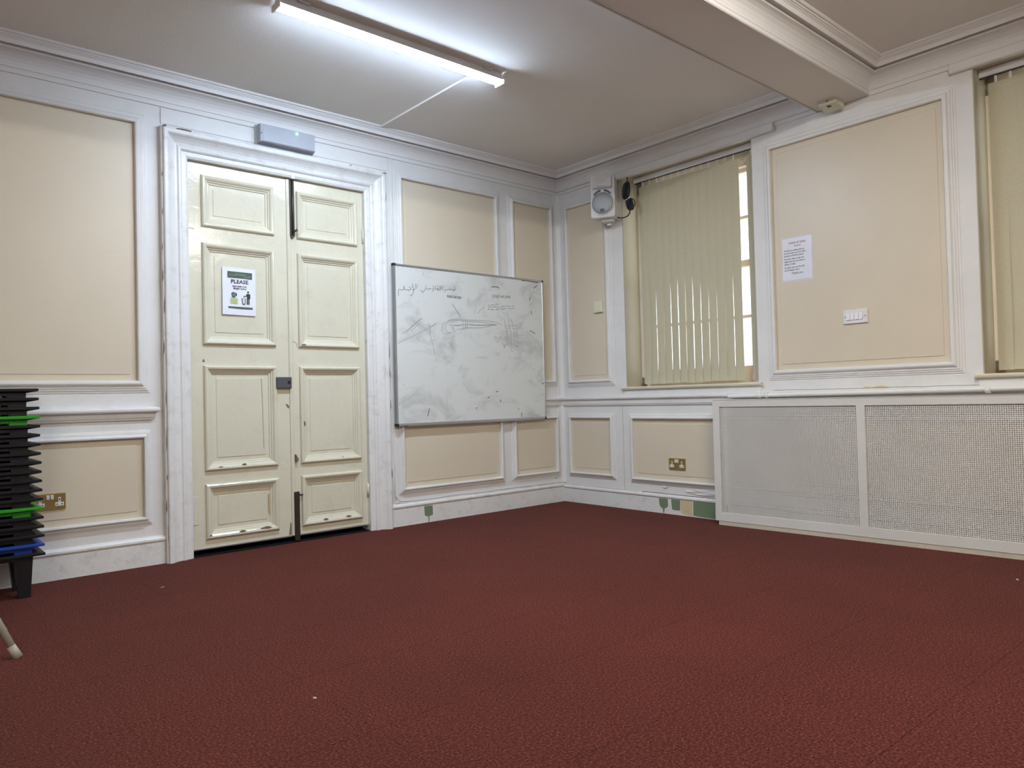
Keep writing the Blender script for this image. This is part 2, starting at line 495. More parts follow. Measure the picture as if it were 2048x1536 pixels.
INK_FAINT = [
    [(-1.484, 1.513), (-1.526, 1.485), (-1.574, 1.448), (-1.629, 1.391)],
    [(-1.488, 1.487), (-1.526, 1.456), (-1.589, 1.413)],
    [(-1.355, 1.484), (-1.402, 1.456), (-1.419, 1.446)],
    [(-1.422, 1.475), (-1.420, 1.429), (-1.417, 1.389)],
    [(-1.116, 1.519), (-1.205, 1.516), (-1.242, 1.505), (-1.265, 1.486), (-1.276, 1.465), (-1.273, 1.435), (-1.259, 1.418), (-1.216, 1.411)],
    [(-1.279, 1.494), (-1.301, 1.469), (-1.302, 1.434), (-1.292, 1.408), (-1.267, 1.403), (-1.223, 1.416)],
    [(-1.221, 1.476), (-1.207, 1.438), (-1.193, 1.412)],
    [(-1.207, 1.468), (-1.193, 1.439), (-1.175, 1.421)],
    [(-1.253, 1.501), (-1.070, 1.519), (-0.885, 1.522), (-0.784, 1.515), (-0.713, 1.496)],
    [(-1.190, 1.469), (-1.071, 1.484), (-0.949, 1.484), (-0.765, 1.495)],
    [(-1.168, 1.439), (-1.072, 1.457), (-0.949, 1.463), (-0.823, 1.483)],
    [(-1.106, 1.523), (-1.106, 1.441)],
    [(-1.082, 1.524), (-1.084, 1.439)],
    [(-1.063, 1.515), (-1.067, 1.448)],
    [(-1.124, 1.507), (-0.997, 1.509), (-0.873, 1.505), (-0.771, 1.494)],
    [(-0.687, 1.555), (-0.680, 1.505), (-0.662, 1.445), (-0.657, 1.405)],
    [(-0.652, 1.551), (-0.633, 1.507), (-0.622, 1.447), (-0.617, 1.407)],
    [(-0.612, 1.548), (-0.594, 1.489), (-0.583, 1.418)],
    [(-0.633, 1.507), (-0.655, 1.446), (-0.670, 1.415)],
    [(-0.776, 1.363), (-0.756, 1.355), (-0.749, 1.377)],
    [(-0.717, 1.358), (-0.699, 1.334), (-0.659, 1.345), (-0.658, 1.370)],
    [(-0.617, 1.407), (-0.621, 1.285)],
    [(-0.583, 1.418), (-0.582, 1.317)],
    [(-0.554, 1.470), (-0.554, 1.348)],
    [(-1.419, 1.460), (-1.415, 1.396), (-1.395, 1.323), (-1.375, 1.240)],
    [(-1.668, 1.386), (-1.572, 1.444), (-1.483, 1.512)],
    [(-1.701, 1.318), (-1.530, 1.391), (-1.362, 1.472)],
    [(-0.958, 1.574), (-0.932, 1.605), (-0.888, 1.630)],
    [(-0.683, 1.495), (-0.675, 1.495), (-0.670, 1.491), (-0.664, 1.492), (-0.658, 1.491), (-0.653, 1.496), (-0.647, 1.495)],
    [(-0.632, 1.498), (-0.627, 1.495), (-0.620, 1.494), (-0.614, 1.498), (-0.608, 1.494), (-0.603, 1.495), (-0.595, 1.496)],
    [(-0.585, 1.495), (-0.578, 1.495), (-0.573, 1.495), (-0.565, 1.497), (-0.559, 1.501)],
    [(-0.686, 1.475), (-0.681, 1.475), (-0.674, 1.475), (-0.666, 1.474), (-0.660, 1.474), (-0.653, 1.476)],
    [(-0.638, 1.473), (-0.633, 1.476), (-0.628, 1.477), (-0.620, 1.473)],
    [(-0.604, 1.477), (-0.597, 1.476), (-0.591, 1.473), (-0.584, 1.473), (-0.578, 1.475), (-0.571, 1.475), (-0.565, 1.475)],
    [(-0.548, 1.477), (-0.540, 1.477), (-0.534, 1.480)],
    [(-0.803, 1.394), (-0.797, 1.398), (-0.790, 1.398), (-0.784, 1.400), (-0.779, 1.397), (-0.772, 1.396), (-0.767, 1.395), (-0.760, 1.399)],
    [(-0.748, 1.395), (-0.741, 1.399), (-0.736, 1.399), (-0.731, 1.395), (-0.723, 1.396), (-0.718, 1.399), (-0.713, 1.395), (-0.708, 1.396)],
    [(-0.694, 1.399), (-0.688, 1.400), (-0.683, 1.401), (-0.677, 1.400), (-0.672, 1.395), (-0.667, 1.396), (-0.660, 1.397), (-0.653, 1.395)],
    [(-0.640, 1.397), (-0.633, 1.398), (-0.626, 1.401), (-0.619, 1.399)],
    [(-0.798, 1.384), (-0.792, 1.381), (-0.785, 1.383), (-0.779, 1.383), (-0.775, 1.380), (-0.770, 1.379), (-0.765, 1.384), (-0.758, 1.380)],
    [(-0.748, 1.381), (-0.743, 1.380), (-0.735, 1.381), (-0.728, 1.380), (-0.722, 1.380)],
    [(-0.708, 1.381), (-0.700, 1.383), (-0.694, 1.380), (-0.687, 1.385)],
    [(-0.679, 1.381), (-0.673, 1.380), (-0.666, 1.383), (-0.659, 1.380), (-0.652, 1.380), (-0.645, 1.381), (-0.638, 1.382)],
    [(-1.237, 1.469), (-1.231, 1.470), (-1.225, 1.473), (-1.221, 1.474)],
    [(-1.209, 1.474), (-1.202, 1.469), (-1.196, 1.475), (-1.190, 1.470), (-1.183, 1.475), (-1.177, 1.475)],
    [(-1.169, 1.469), (-1.163, 1.469), (-1.158, 1.473), (-1.152, 1.475), (-1.147, 1.468)],
    [(-1.134, 1.471), (-1.128, 1.471), (-1.122, 1.475)],
    [(-1.029, 1.483), (-1.022, 1.482), (-1.016, 1.479), (-1.011, 1.481), (-1.006, 1.482), (-1.001, 1.485), (-0.996, 1.480), (-0.991, 1.481)],
    [(-0.978, 1.487), (-0.973, 1.481), (-0.966, 1.482), (-0.960, 1.488)],
    [(-0.948, 1.488), (-0.943, 1.483), (-0.938, 1.482), (-0.933, 1.486), (-0.926, 1.483), (-0.922, 1.484), (-0.917, 1.485), (-0.912, 1.485), (-0.907, 1.490)],
    [(-0.898, 1.484), (-0.891, 1.489), (-0.884, 1.491), (-0.879, 1.485)],
    [(-0.862, 1.493), (-0.855, 1.489), (-0.848, 1.488), (-0.843, 1.493), (-0.838, 1.491), (-0.832, 1.491), (-0.827, 1.490), (-0.820, 1.490)],
    [(-0.812, 1.494), (-0.806, 1.495), (-0.799, 1.494), (-0.794, 1.492)],
    [(-0.576, 1.408), (-0.571, 1.413), (-0.566, 1.410), (-0.558, 1.410), (-0.552, 1.415)],
    [(-0.537, 1.416), (-0.531, 1.416), (-0.525, 1.416), (-0.520, 1.419), (-0.512, 1.417)],
    [(-0.500, 1.419), (-0.492, 1.420), (-0.484, 1.421), (-0.478, 1.421)],
    [(-0.527, 1.479), (-0.520, 1.480)],
    [(-0.507, 1.480), (-0.501, 1.481)],
    [(-0.488, 1.481), (-0.481, 1.481)],
    [(-0.469, 1.482), (-0.462, 1.482)],
    [(-0.450, 1.483), (-0.443, 1.483)],
    [(-0.577, 1.400), (-0.570, 1.401)],
    [(-0.558, 1.401), (-0.551, 1.402)],
    [(-0.539, 1.401), (-0.532, 1.403)],
    [(-0.520, 1.402), (-0.513, 1.403)],
    [(-0.501, 1.403), (-0.494, 1.404)],
    [(-0.481, 1.403), (-0.474, 1.405)],
]
INK_DARK = [
    [(-0.389, 1.747), (-0.408, 1.717)],
    [(-0.390, 1.633), (-0.384, 1.600)],
    [(-0.410, 1.466), (-0.348, 1.440)],
    [(-0.523, 0.783), (-0.524, 0.748)],
    [(-0.560, 0.822), (-0.555, 0.808)],
    [(-0.754, 0.897), (-0.740, 0.873)],
    [(-1.436, 0.844), (-1.454, 0.785)],
    [(-0.695, 1.334), (-0.693, 1.312)],
    [(-0.555, 1.338), (-0.554, 1.325)],
    [(-1.000, 0.832), (-0.984, 0.838)],
    [(-0.312, 1.850), (-0.355, 1.822)],
    [(-0.813, 1.796), (-0.755, 1.803), (-0.729, 1.792)],
    [(-0.486, 1.876), (-0.410, 1.878), (-0.297, 1.873)],
    [(-0.284, 1.021), (-0.263, 1.021)],
    [(-1.698, 0.889), (-1.696, 0.885)],
    [(-1.466, 1.846), (-1.461, 1.843)],
    [(-0.879, 0.915), (-0.860, 0.916)],
    [(-0.795, 0.957), (-0.769, 0.962)],
]

# ================================================================== THE SETTING
# ---- floor: carpet tiles half a metre square on a screed
fl = MB().box(ROOM_X - .2, .2, ROOM_Y - .2, .25, -.15, -.006).build('floor', 'void')
struct(fl, 'dark red-brown carpeted floor laid in half-metre tiles', 'floor')
TX0, TY0, TS = -0.02, -0.26, 0.5
tile_mesh = MB().bbox(-.24985, .24985, -.2495, .2495, -.006, 0.0, .0005).mesh('carpet_tile', M['carpet'])
strip_y = MB().bbox(-.24985, .24985, -.1297, .1297, -.006, 0.0, .0003).mesh('carpet_tile', M['carpet'])
def carpet_tile(cx, cy, me):
    o = bpy.data.objects.new('carpet_tile', me)
    COL.objects.link(o); o.location = (cx, cy, 0); o.parent = fl
for i in range(15):
    cx = -.25 - TS * i
    if cx < ROOM_X: break
    carpet_tile(cx, -.13 + .0, strip_y)
    for j in range(13):
        cy = TY0 - TS * (j + .5)
        if cy < ROOM_Y - .1: break
        carpet_tile(cx, cy, tile_mesh)

# ---- ceiling and its downstand beam
ce = MB().box(ROOM_X - .2, .2, ROOM_Y - .2, .2, CEIL, CEIL + .15).build('ceiling', 'ceiling')
struct(ce, 'dull off-white plaster ceiling crossed by a downstand beam', 'ceiling')
bm_ = MB().box(ROOM_X, .0, BEAM_Y1, BEAM_Y0, BEAM_Z, CEIL)
bm_.build('beam', 'ceiling', ce)
# white bead along the lower arris of the beam
MB().box(ROOM_X, 0, BEAM_Y1 - .012, BEAM_Y1, BEAM_Z - .001, BEAM_Z + .019).build('beam_bead', 'cornice', ce)
MB().box(ROOM_X, 0, BEAM_Y0, BEAM_Y0 + .012, BEAM_Z - .001, BEAM_Z + .019).build('beam_bead', 'cornice', ce)

# ---- cornice round both bays (profile d = distance out from wall, z)
CORN = [(.000, 2.668), (.009, 2.669), (.010, 2.692), (.007, 2.695), (.000, 2.6955), (.000, 2.701), (.004, 2.702), (.005, 2.714), (.010, 2.731), (.020, 2.748), (.036, 2.763), (.052, 2.771),
        (.060, 2.773), (.070, 2.775), (.073, 2.779), (.070, 2.784), (.061, 2.785), (.061, 2.798), (.091, 2.798), (.092, 2.787), (.096, 2.787), (.100, 2.806), (.101, 2.810), (.105, 2.811), (.106, 2.815), (.112, 2.816), (.113, 2.820),
        (.120, 2.821), (.122, 2.827), (.131, 2.828), (.136, 2.834), (.137, 2.8405)]
def cornice(name, x0, x1, y0, y1, label):
    mb = MB().frame(x0, x1, y0, y1, [(-d, z) for d, z in CORN])
    return struct(mb.build(name, 'cornice'), label, 'cornice')
cornice('trim_1', ROOM_X, 0, BEAM_Y0, 0, 'white coved cornice with reeded top around the bay above the double door')
cornice('trim_2', ROOM_X, 0, ROOM_Y, BEAM_Y1, 'white coved cornice around the bay nearer the camera, right of the beam')

# ---- wall with the double door
DX0, DX1, DZ1 = -3.116, -1.915, 2.395
wleft = MB()
wleft.box(ROOM_X, DX0, 0, CEIL, -.25, 0).box(DX1, .25, 0, CEIL, -.25, 0).box(DX0, DX1, DZ1, CEIL, -.25, 0)
wleft = wleft.build('wall_left', 'white', rot=ROT_L)
struct(wleft, 'white panelled wall with beige panels around the double door', 'wall')

# ---- window wall
W1 = (.735, 1.897); W2 = (3.235, 4.40); WZ0, WZ1 = .955, 2.652
wright = MB()
wright.box(0, W1[0], 0, CEIL, -.34, 0).box(W1[1], W2[0], 0, CEIL, -.34, 0).box(W2[1], -ROOM_Y, 0, CEIL, -.34, 0)
for a, b_ in (W1, W2):
    wright.box(a, b_, 0, WZ0, -.34, 0).box(a, b_, WZ1, CEIL, -.34, 0)
wright = wright.build('wall_right', 'white', rot=ROT_R)
struct(wright, 'white panelled wall with two tall windows and beige panels', 'wall')
# walls behind the camera
wb = MB().box(ROOM_X - .2, .0, ROOM_Y - .2, ROOM_Y, 0, CEIL).build('wall_back', 'white')
struct(wb, 'plain white wall opposite the double door, behind the camera', 'wall')
wf = MB().box(ROOM_X - .2, ROOM_X, ROOM_Y, .0, 0, CEIL).build('wall_far', 'white')
struct(wf, 'plain white wall opposite the windows, behind the camera', 'wall')

# ---- wall panels: beige board, thin raised field, white bolection moulding
def bolection(w, p):
    return [(-.001, .0), (-.001, p * .75), (w * .05, p * .95), (w * .22, p), (w * .33, p * .9), (w * .42, p * .62), (w * .50, p * .48), (w * .62, p * .50),
            (w * .66, p * .34), (w * .80, p * .32), (w * .86, p * .16), (w * 1.0, p * .12), (w * 1.0, 0)]
def wall_panel(wall, u0, u1, v0, v1, w, p=.03):
    u0, u1 = min(u0, u1), max(u0, u1)
    pn = MB().box(u0 - .003, u1 + .003, v0 - .003, v1 + .003, -.01, .002).build('wall_panel', 'beige', wall)
    MB().bbox(u0 + .037, u1 - .037, v0 + .037, v1 - .037, .001, .0055, .002).build('raised_field', 'beige', pn)
    MB().frame(u0, u1, v0, v1, bolection(w, p)).build('panel_moulding', 'white', pn)
    return pn
for a in ((-5.10, -3.406, 1.055, 2.537, .066), (-5.10, -3.381, .279, .730, .044), (-6.95, -5.30, 1.055, 2.537, .066), (-6.95, -5.30, .279, .730, .044),
          (-1.618, -.728, 1.050, 2.535, .064), (-1.640, -.722, .271, .722, .045), (-.535, -.108, 1.050, 2.535, .055), (-.560, -.092, .271, .722, .040)):
    wall_panel(wleft, *a)
for a in ((.130, .566, 1.042, 2.522, .058), (.115, .568, .262, .720, .042), (.797, 4.90, .254, .717, .042),
          (2.040, 3.086, 1.043, 2.517, .063), (4.60, 6.3, 1.043, 2.517, .063)):
    wall_panel(wright, *a)

# ---- chair rails and baseboards (profile v, h)
RAIL = [(.832, 0), (.832, .012), (.842, .014), (.846, .020), (.866, .021), (.874, .026), (.877, .040), (.884, .044), (.894, .044), (.902, .038), (.906, .020), (.907, 0)]
r1 = MB().run(ROOM_X, -3.335, RAIL, 0, .9).build('trim_3', 'white', rot=ROT_L)
struct(r1, 'white moulded chair rail on the wall left of the double door', 'chair rail')
RAILS = [(.825, 0), (.825, .010), (.836, .014), (.838, .017), (.868, .018), (.874, .022), (.878, .034), (.886, .037), (.896, .034), (.903, .016), (.904, 0)]
r2 = MB().run(-1.70, -.002, RAILS).build('trim_4', 'white', rot=ROT_L)
struct(r2, 'white chair rail running behind the whiteboard to the corner', 'chair rail')
r3 = MB().run(.002, -ROOM_Y, RAILS).build('trim_5', 'white', rot=ROT_R)
struct(r3, 'white chair rail under the windows', 'chair rail')
BASE = [(0, 0), (0, .016), (.122, .016), (.126, .013), (.130, .019), (.138, .023), (.148, .022), (.155, .016), (.160, .008), (.163, 0)]
b1 = MB().run(ROOM_X, -3.262, BASE).build('baseboard_left', 'worn_white', rot=ROT_L)
struct(b1, 'white painted baseboard left of the double door', 'baseboard')
b2 = MB().run(-1.768, -.002, BASE).build('baseboard_corner', 'worn_white', rot=ROT_L)
struct(b2, 'chipped white baseboard under the whiteboard with one green patch', 'baseboard')
BASER = [(v * .91, h) for v, h in BASE]
b3 = MB().run(.002, -ROOM_Y, BASER).build('baseboard_right', 'worn_white', rot=ROT_R)
struct(b3, 'chipped white baseboard under the windows with bare green and yellow patches', 'baseboard')
# stripped paint patches
MB().poly([(-1.478, .122), (-1.404, .121), (-1.402, .055), (-1.415, .047), (-1.462, .046), (-1.474, .056)], .015, .0172).build('paint_patch', 'green', b2)
MB().poly([(-1.444, .046), (-1.434, .046), (-1.436, .002), (-1.442, .002)], .015, .0168).build('paint_patch', 'green', b2)
for pts, mt in (([(1.036, .112), (1.118, .113), (1.120, .062), (1.108, .046), (1.086, .038), (1.082, .004), (1.072, .004), (1.070, .036), (1.052, .046), (1.040, .062)], 'green'),
                ([(1.150, .112), (1.231, .113), (1.229, .036), (1.180, .034), (1.156, .038)], 'green'),
                ([(1.233, .113), (1.338, .114), (1.340, .070), (1.334, .012), (1.300, .010), (1.262, .012), (1.238, .024)], 'primer'),
                ([(1.347, .114), (1.640, .114), (1.640, .006), (1.440, .005), (1.345, .010)], 'green')):
    MB().poly(pts, .015, .0172).build('paint_patch', mt, b3)
# dark line where the carpet stops short of the wall
# cover strip over the panel joint right of the door, corner bead, window-side seam
s1 = MB().bbox(-1.716, -1.686, .165, 2.668, 0, .010, .003).build('trim_6', 'white', rot=ROT_L)
struct(s1, 'narrow white cover strip between architrave and whiteboard panel', 'trim')
s2 = MB()
s2.add([(-.052, .163, 0), (-.048, .163, .008), (-.030, .163, .010), (-.012, .163, .022), (0, .163, .03), (-.052, 2.668, 0), (-.048, 2.668, .008), (-.030, 2.668, .010), (-.012, 2.668, .022), (0, 2.668, .03)],
       [(0, 1, 6, 5), (1, 2, 7, 6), (2, 3, 8, 7), (3, 4, 9, 8)])
s2 = s2.build('trim_7', 'white', rot=ROT_L)
struct(s2, 'white corner bead where the two panelled walls meet', 'trim')
s3 = MB().bbox(-3.262, -1.73, 2.570, 2.664, 0, .006, .002).build('trim_8', 'white', rot=ROT_L)
struct(s3, 'plain white frieze board between door architrave and cornice', 'trim')

# ---- architrave of the double door
ARCH = [(-.003, -.06), (-.003, .003), (.010, .010), (.032, .011), (.036, .018), (.044, .023), (.054, .024), (.060, .019), (.064, .018), (.076, .020), (.092, .027), (.106, .038), (.116, .050),
        (.122, .053), (.138, .055), (.144, .052), (.147, .040), (.155, .038), (.155, 0)]
ar = MB()
n_ = len(ARCH); vv = []
for k in range(4):
    for d, h in ARCH:
        vv.append(((DX0 - d) if k < 2 else (DX1 + d), 0.0 if k in (0, 3) else DZ1 + d, h))
ff = []
for k in range(3):
    for i in range(n_ - 1):
        ff.append((k * n_ + i, (k + 1) * n_ + i, (k + 1) * n_ + i + 1, k * n_ + i + 1))
ar.add(vv, ff)
ar = ar.build('trim_9', 'worn_white', rot=ROT_L)
struct(ar, 'heavy white moulded architrave with cracked paint around the double door', 'architrave')
def chips(parent, mat, name, spots, h0, h1):
    for pts in spots:
        MB().poly(pts, h0, h1).build(name, mat, parent)
def sliver(u, v, w, t, n=7, sk=0.0):
    top = [(u + w * i / (n - 1), v + sk * i / (n - 1) + t * math.sin(math.pi * i / (n - 1)) * random.uniform(.6, 1)) for i in range(n)]
    bot = [(u + w * i / (n - 1), v + sk * i / (n - 1) - t * math.sin(math.pi * i / (n - 1)) * random.uniform(.4, 1)) for i in range(n - 2, 0, -1)]
    return [p_ for p_ in reversed(top + bot)]
chips(ar, 'chip', 'paint_chip', [sliver(-3.185, 2.543, .085, .005), sliver(-1.795, 2.535, .035, .006), sliver(-2.055, 2.540, .018, .004), sliver(-3.262, 2.545, .02, .008)], .035, .0562)
cr = []
for side in (DX0 - .151, DX1 + .151):
    v = .12
    while v < 2.45:
        ln = random.uniform(.03, .16)
        w = random.uniform(.0015, .004)
        o_ = random.uniform(-.004, .004)
        cr.append([(side + o_ - w, v), (side + o_ + w, v + ln * .3), (side + o_ + w * .4, v + ln), (side + o_ - w * .7, v + ln * .6)])
        v += ln + random.uniform(.02, .2)
chips(ar, 'chip', 'paint_crack', cr, .035, .0402)

# ---- the double door
door = empty('door_1', ((DX0 + DX1) / 2, 0, 0), ROT_L)
struct(door, 'cream gloss double door with raised panels, chipped at the bottom', 'door')
DC = (DX0 + DX1) / 2
DFACE = -.030                  # face of stiles relative to wall
ROWS = [(2.000, 2.315), (1.278, 1.900), (.508, 1.148), (.096, .426)]
DMOLD = [(-.080, -.012), (-.052, -.012), (-.048, -.006), (-.040, -.004), (-.036, .003), (-.030, .005), (-.026, .012), (-.018, .018), (-.009, .020), (-.002, .015), (.001, .006), (.002, 0)]
def leaf(x0, x1, p0, p1, label):
    lo = empty('door_leaf', (0, 0, 0), (0, 0, 0), door)
    lo['label'] = label
    F = DFACE
    z0, z1 = .043, DZ1 - .006
    body = MB().box(x0 - DC, x1 - DC, z0, z1, F - .045, F - .0135)
    body.box(x0 - DC, p0 - DC, z0, z1, F - .013, F).box(p1 - DC, x1 - DC, z0, z1, F - .013, F)
    vs = [z0] + [q for r in reversed(ROWS) for q in r] + [z1]
    for i in range(0, len(vs), 2):
        body.box(p0 - DC, p1 - DC, vs[i], vs[i + 1], F - .013, F)
    body.build('stiles_and_rails', 'cream', lo)
    for v0, v1 in ROWS:
        mb = MB().frame(p0 - DC, p1 - DC, v0, v1, [(d, F + h) for d, h in DMOLD])
        mb.build('panel_moulding', 'cream', lo)
        MB().bbox(p0 - DC + .076, p1 - DC - .076, v0 + .076, v1 - .076, F - .016, F - .0085, .002).build('door_panel', 'cream', lo)
    return lo
lf = leaf(-3.112, -2.484, -3.028, -2.572, 'left leaf, carrying the paper poster and the grey lock')
rf = leaf(-2.480, -1.919, -2.414, -1.968, 'right leaf with the two dark bolts')
F = DFACE
MB().run(.043, DZ1 - .01, [(-2.4835 - DC, F - .01), (-2.4835 - DC, F + .006), (-2.474 - DC, F + .010), (-2.462 - DC, F + .009), (-2.456 - DC, F + .002), (-2.456 - DC, F - .01)]).build('tmp', 'cream')
_t = bpy.data.objects['tmp']
_t.data.transform(Matrix(((0, 1, 0, 0), (1, 0, 0, 0), (0, 0, 1, 0), (0, 0, 0, 1)))); _t.name = 'meeting_bead'; _t.parent = rf
# lock case
lk = empty('rim_lock', (0, 0, 0), (0, 0, 0), lf)
def P(u): return u - DC
MB().bbox(P(-2.583), P(-2.478), 1.006, 1.078, F, F + .028, .003).build('lock_case', 'steel', lf)
MB().disc(P(-2.497), 1.044, .010, F + .028, F + .031, 14).build('keyhole', 'black', lf)
bpy.data.objects.remove(lk)
# bolts
bt = MB().bbox(P(-2.464), P(-2.431), 2.010, 2.385, F + .004, F + .016, .002)
bt.poly([(P(-2.431), 2.011), (P(-2.464), 2.011), (P(-2.4475), 1.992)], F + .004, F + .014)
bt = bt.build('top_bolt', 'iron', rf)
MB().tube([(P(-2.448), 2.02, F + .022), (P(-2.448), 2.41, F + .022)], .007, 8).build('bolt_rod', 'iron', rf)
MB().tube([(P(-2.446), 2.035, F + .026), (P(-2.424), 2.052, F + .038)], .006, 8, r2=.008).build('bolt_knob', 'iron', rf)
MB().bbox(P(-2.462), P(-2.436), 2.385, 2.415, F + .006, F + .04, .003).build('bolt_keeper', 'worn_white', rf)
MB().bbox(P(-2.470), P(-2.434), .008, .326, F + .004, F + .018, .002).build('bottom_bolt', 'iron', rf)
MB().tube([(P(-2.434), .305, F + .014), (P(-2.412), .303, F + .020)], .005, 8).build('bolt_knob', 'iron', rf)
# painted hinges
for v in (.27, 2.06):
    hg = MB().bbox(P(-3.108), P(-3.070), v - .08, v + .09, F, F + .004, .001)
    hg.tube([(P(-3.114), v - .055, F + .008), (P(-3.114), v + .045, F + .008)], .009, 8)
    hg.build('hinge', 'cream', lf)
    MB().tube([(P(-1.919), v - .03, F + .006), (P(-1.919), v + .06, F + .006)], .009, 8).build('hinge', 'cream', rf)
# chips on the lower mouldings
chips(lf, 'chip', 'paint_chip', [sliver(P(-2.955), .528, .03, .004), sliver(P(-2.81), .533, .03, .006), sliver(P(-2.835), .118, .045, .008), sliver(P(-2.70), .120, .075, .009), sliver(P(-3.015), .118, .018, .006)], F + .012, F + .0205)
chips(rf, 'chip', 'paint_chip', [sliver(P(-2.268), .122, .036, .007), sliver(P(-2.10), .122, .04, .006), sliver(P(-2.405), 1.292, .04, .008), sliver(P(-2.12), .532, .008, .003)], F + .012, F + .0205)
chips(lf, 'chip', 'paint_chip', [[(P(-2.600), .770), (P(-2.592), .79), (P(-2.584), .775), (P(-2.585), .745), (P(-2.594), .735)], [(P(-2.505), .05), (P(-2.494), .13), (P(-2.487), .12), (P(-2.487), .05)], [(P(-3.036), 1.172), (P(-3.028), 1.192), (P(-3.018), 1.172)],
                                 [(P(-2.512), .90), (P(-2.506), .905), (P(-2.487), .89), (P(-2.489), .872), (P(-2.500), .880)]], F, F + .0012)
chips(rf, 'chip', 'paint_chip', [[(P(-2.455), .57), (P(-2.437), .54), (P(-2.440), .525), (P(-2.454), .52)], [(P(-2.395), .78), (P(-2.388), .785), (P(-2.384), .77), (P(-2.389), .755)]], F, F + .0225)
chips(lf, 'primer', 'bare_wood', [[(P(-2.634), .330), (P(-2.628), .335), (P(-2.626), .28), (P(-2.624), .21), (P(-2.632), .205), (P(-2.634), .26)]], F - .012, F + .001)
crack = [(-2.478, 1.345), (-2.464, 1.325), (-2.45, 1.312), (-2.438, 1.309), (-2.428, 1.300), (-2.424, 1.275)]
MB().ribbon([(P(a), b_) for a, b_ in crack], .0025, F + .0012).build('paint_crack', 'chip', rf)
MB().ribbon([(P(-2.668), 1.07), (P(-2.664), .95), (P(-2.662), .86), (P(-2.661), .74), (P(-2.658), .62)], .003, F - .0080).build('paint_crack', 'chip', lf)
# aluminium drip edge and dark threshold
MB().bbox(P(-3.110), P(-2.486), .036, .046, F - .045, F + .003, .001).build('door_sweep', 'alu', lf)
MB().bbox(P(-2.474), P(-1.921), .036, .046, F - .045, F + .003, .001).build('door_sweep', 'alu', rf)
MB().box(P(DX0), P(DX1), -.004, .004, -.25, -.02).build('threshold', 'void', door)  # near-black colour stands for the shade in the gap under the leaves
MB().box(P(DX0) - .01, P(DX1) + .01, 0, DZ1 + .01, -.26, -.12).build('gap_shade_block', 'void', door)  # unseen black block added behind the leaves so the gaps read dark

# ---- windows with sills
def window(name, a, b_, label):
    w = empty(name, wr((a + b_) / 2, WZ0, 0), ROT_R)
    struct(w, label, 'window')
    c = (a + b_) / 2
    hw = (b_ - a) / 2
    H = WZ1 - WZ0
    # reveal lining
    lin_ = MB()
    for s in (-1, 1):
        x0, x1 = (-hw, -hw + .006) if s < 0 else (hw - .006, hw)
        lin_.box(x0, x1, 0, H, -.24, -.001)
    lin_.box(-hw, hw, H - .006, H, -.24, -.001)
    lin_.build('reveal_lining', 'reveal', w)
    # outer frame, sashes and glazing bars
    fr = MB()
    fw = .055
    fr.box(-hw, -hw + fw, 0, H, -.30, -.19).box(hw - fw, hw, 0, H, -.30, -.19).box(-hw, hw, H - .12, H, -.30, -.19).box(-hw, hw, 0, .09, -.30, -.19)
    fr.build('window_frame', 'frame', w)
    mid = 1.835 - WZ0
    for lo_, hi_, dep in ((mid - .025, H - .10, -.27), (.09, mid + .025, -.235)):
        sa = MB()
        sa.box(-hw + fw, hw - fw, hi_ - .045, hi_, dep - .02, dep + .02).box(-hw + fw, hw - fw, lo_, lo_ + .05, dep - .02, dep + .02)
        for s in (-1, 1):
            x0, x1 = (-hw + fw, -hw + fw + .045) if s < 0 else (hw - fw - .045, hw - fw)
            sa.box(x0, x1, lo_, hi_, dep - .02, dep + .02)
        so = sa.build('sash', 'frame', w)
        my = (lo_ + hi_) / 2
        gb = MB().box(-hw + fw, hw - fw, my - .010, my + .010, dep - .015, dep + .015)
        for x in (-.17, .17):
            gb.box(x - .010, x + .010, lo_, hi_, dep - .014, dep + .014)
        gb.build('glazing_bar', 'frame', so)
        xs = [-hw + fw + .045, -.18, -.16, .16, .18, hw - fw - .045]
        for i in (0, 2, 4):
            for q0, q1 in ((lo_ + .05, my - .010), (my + .010, hi_ - .045)):
                MB().box(xs[i], xs[i + 1], q0, q1, dep - .003, dep + .001).build('pane', 'glass', so)
    # sill with rounded nose and apron
    SILL = [(-.008, -.19), (-.010, .0), (-.009, .022), (-.003, .032), (.006, .034), (.013, .030), (.016, .020), (.017, -.19)]
    MB().run(-hw - .035, hw + .03, SILL).build('window_sill', 'sill', w)
    MB().bbox(-hw - .02, hw + .02, -.055, -.008, 0, .012, .003).build('sill_apron', 'white', w)
    return w
win1 = window('window_1', *W1, 'tall sash window between speaker and beige panel, behind a vertical blind')
win2 = window('window_2', *W2, 'tall sash window at the right edge, behind a vertical blind')
for nm, a, b_, lb in (('trim_10', .60, 2.075, 'white boxed pelmet board above the window beside the speaker'), ('trim_11', 3.130, 4.55, 'white boxed pelmet board above the window at the right edge')):
    pb = MB().bbox(a, b_, 2.636, 2.692, 0, .034, .006).build(nm, 'white', rot=ROT_R)
    struct(pb, lb, 'pelmet')

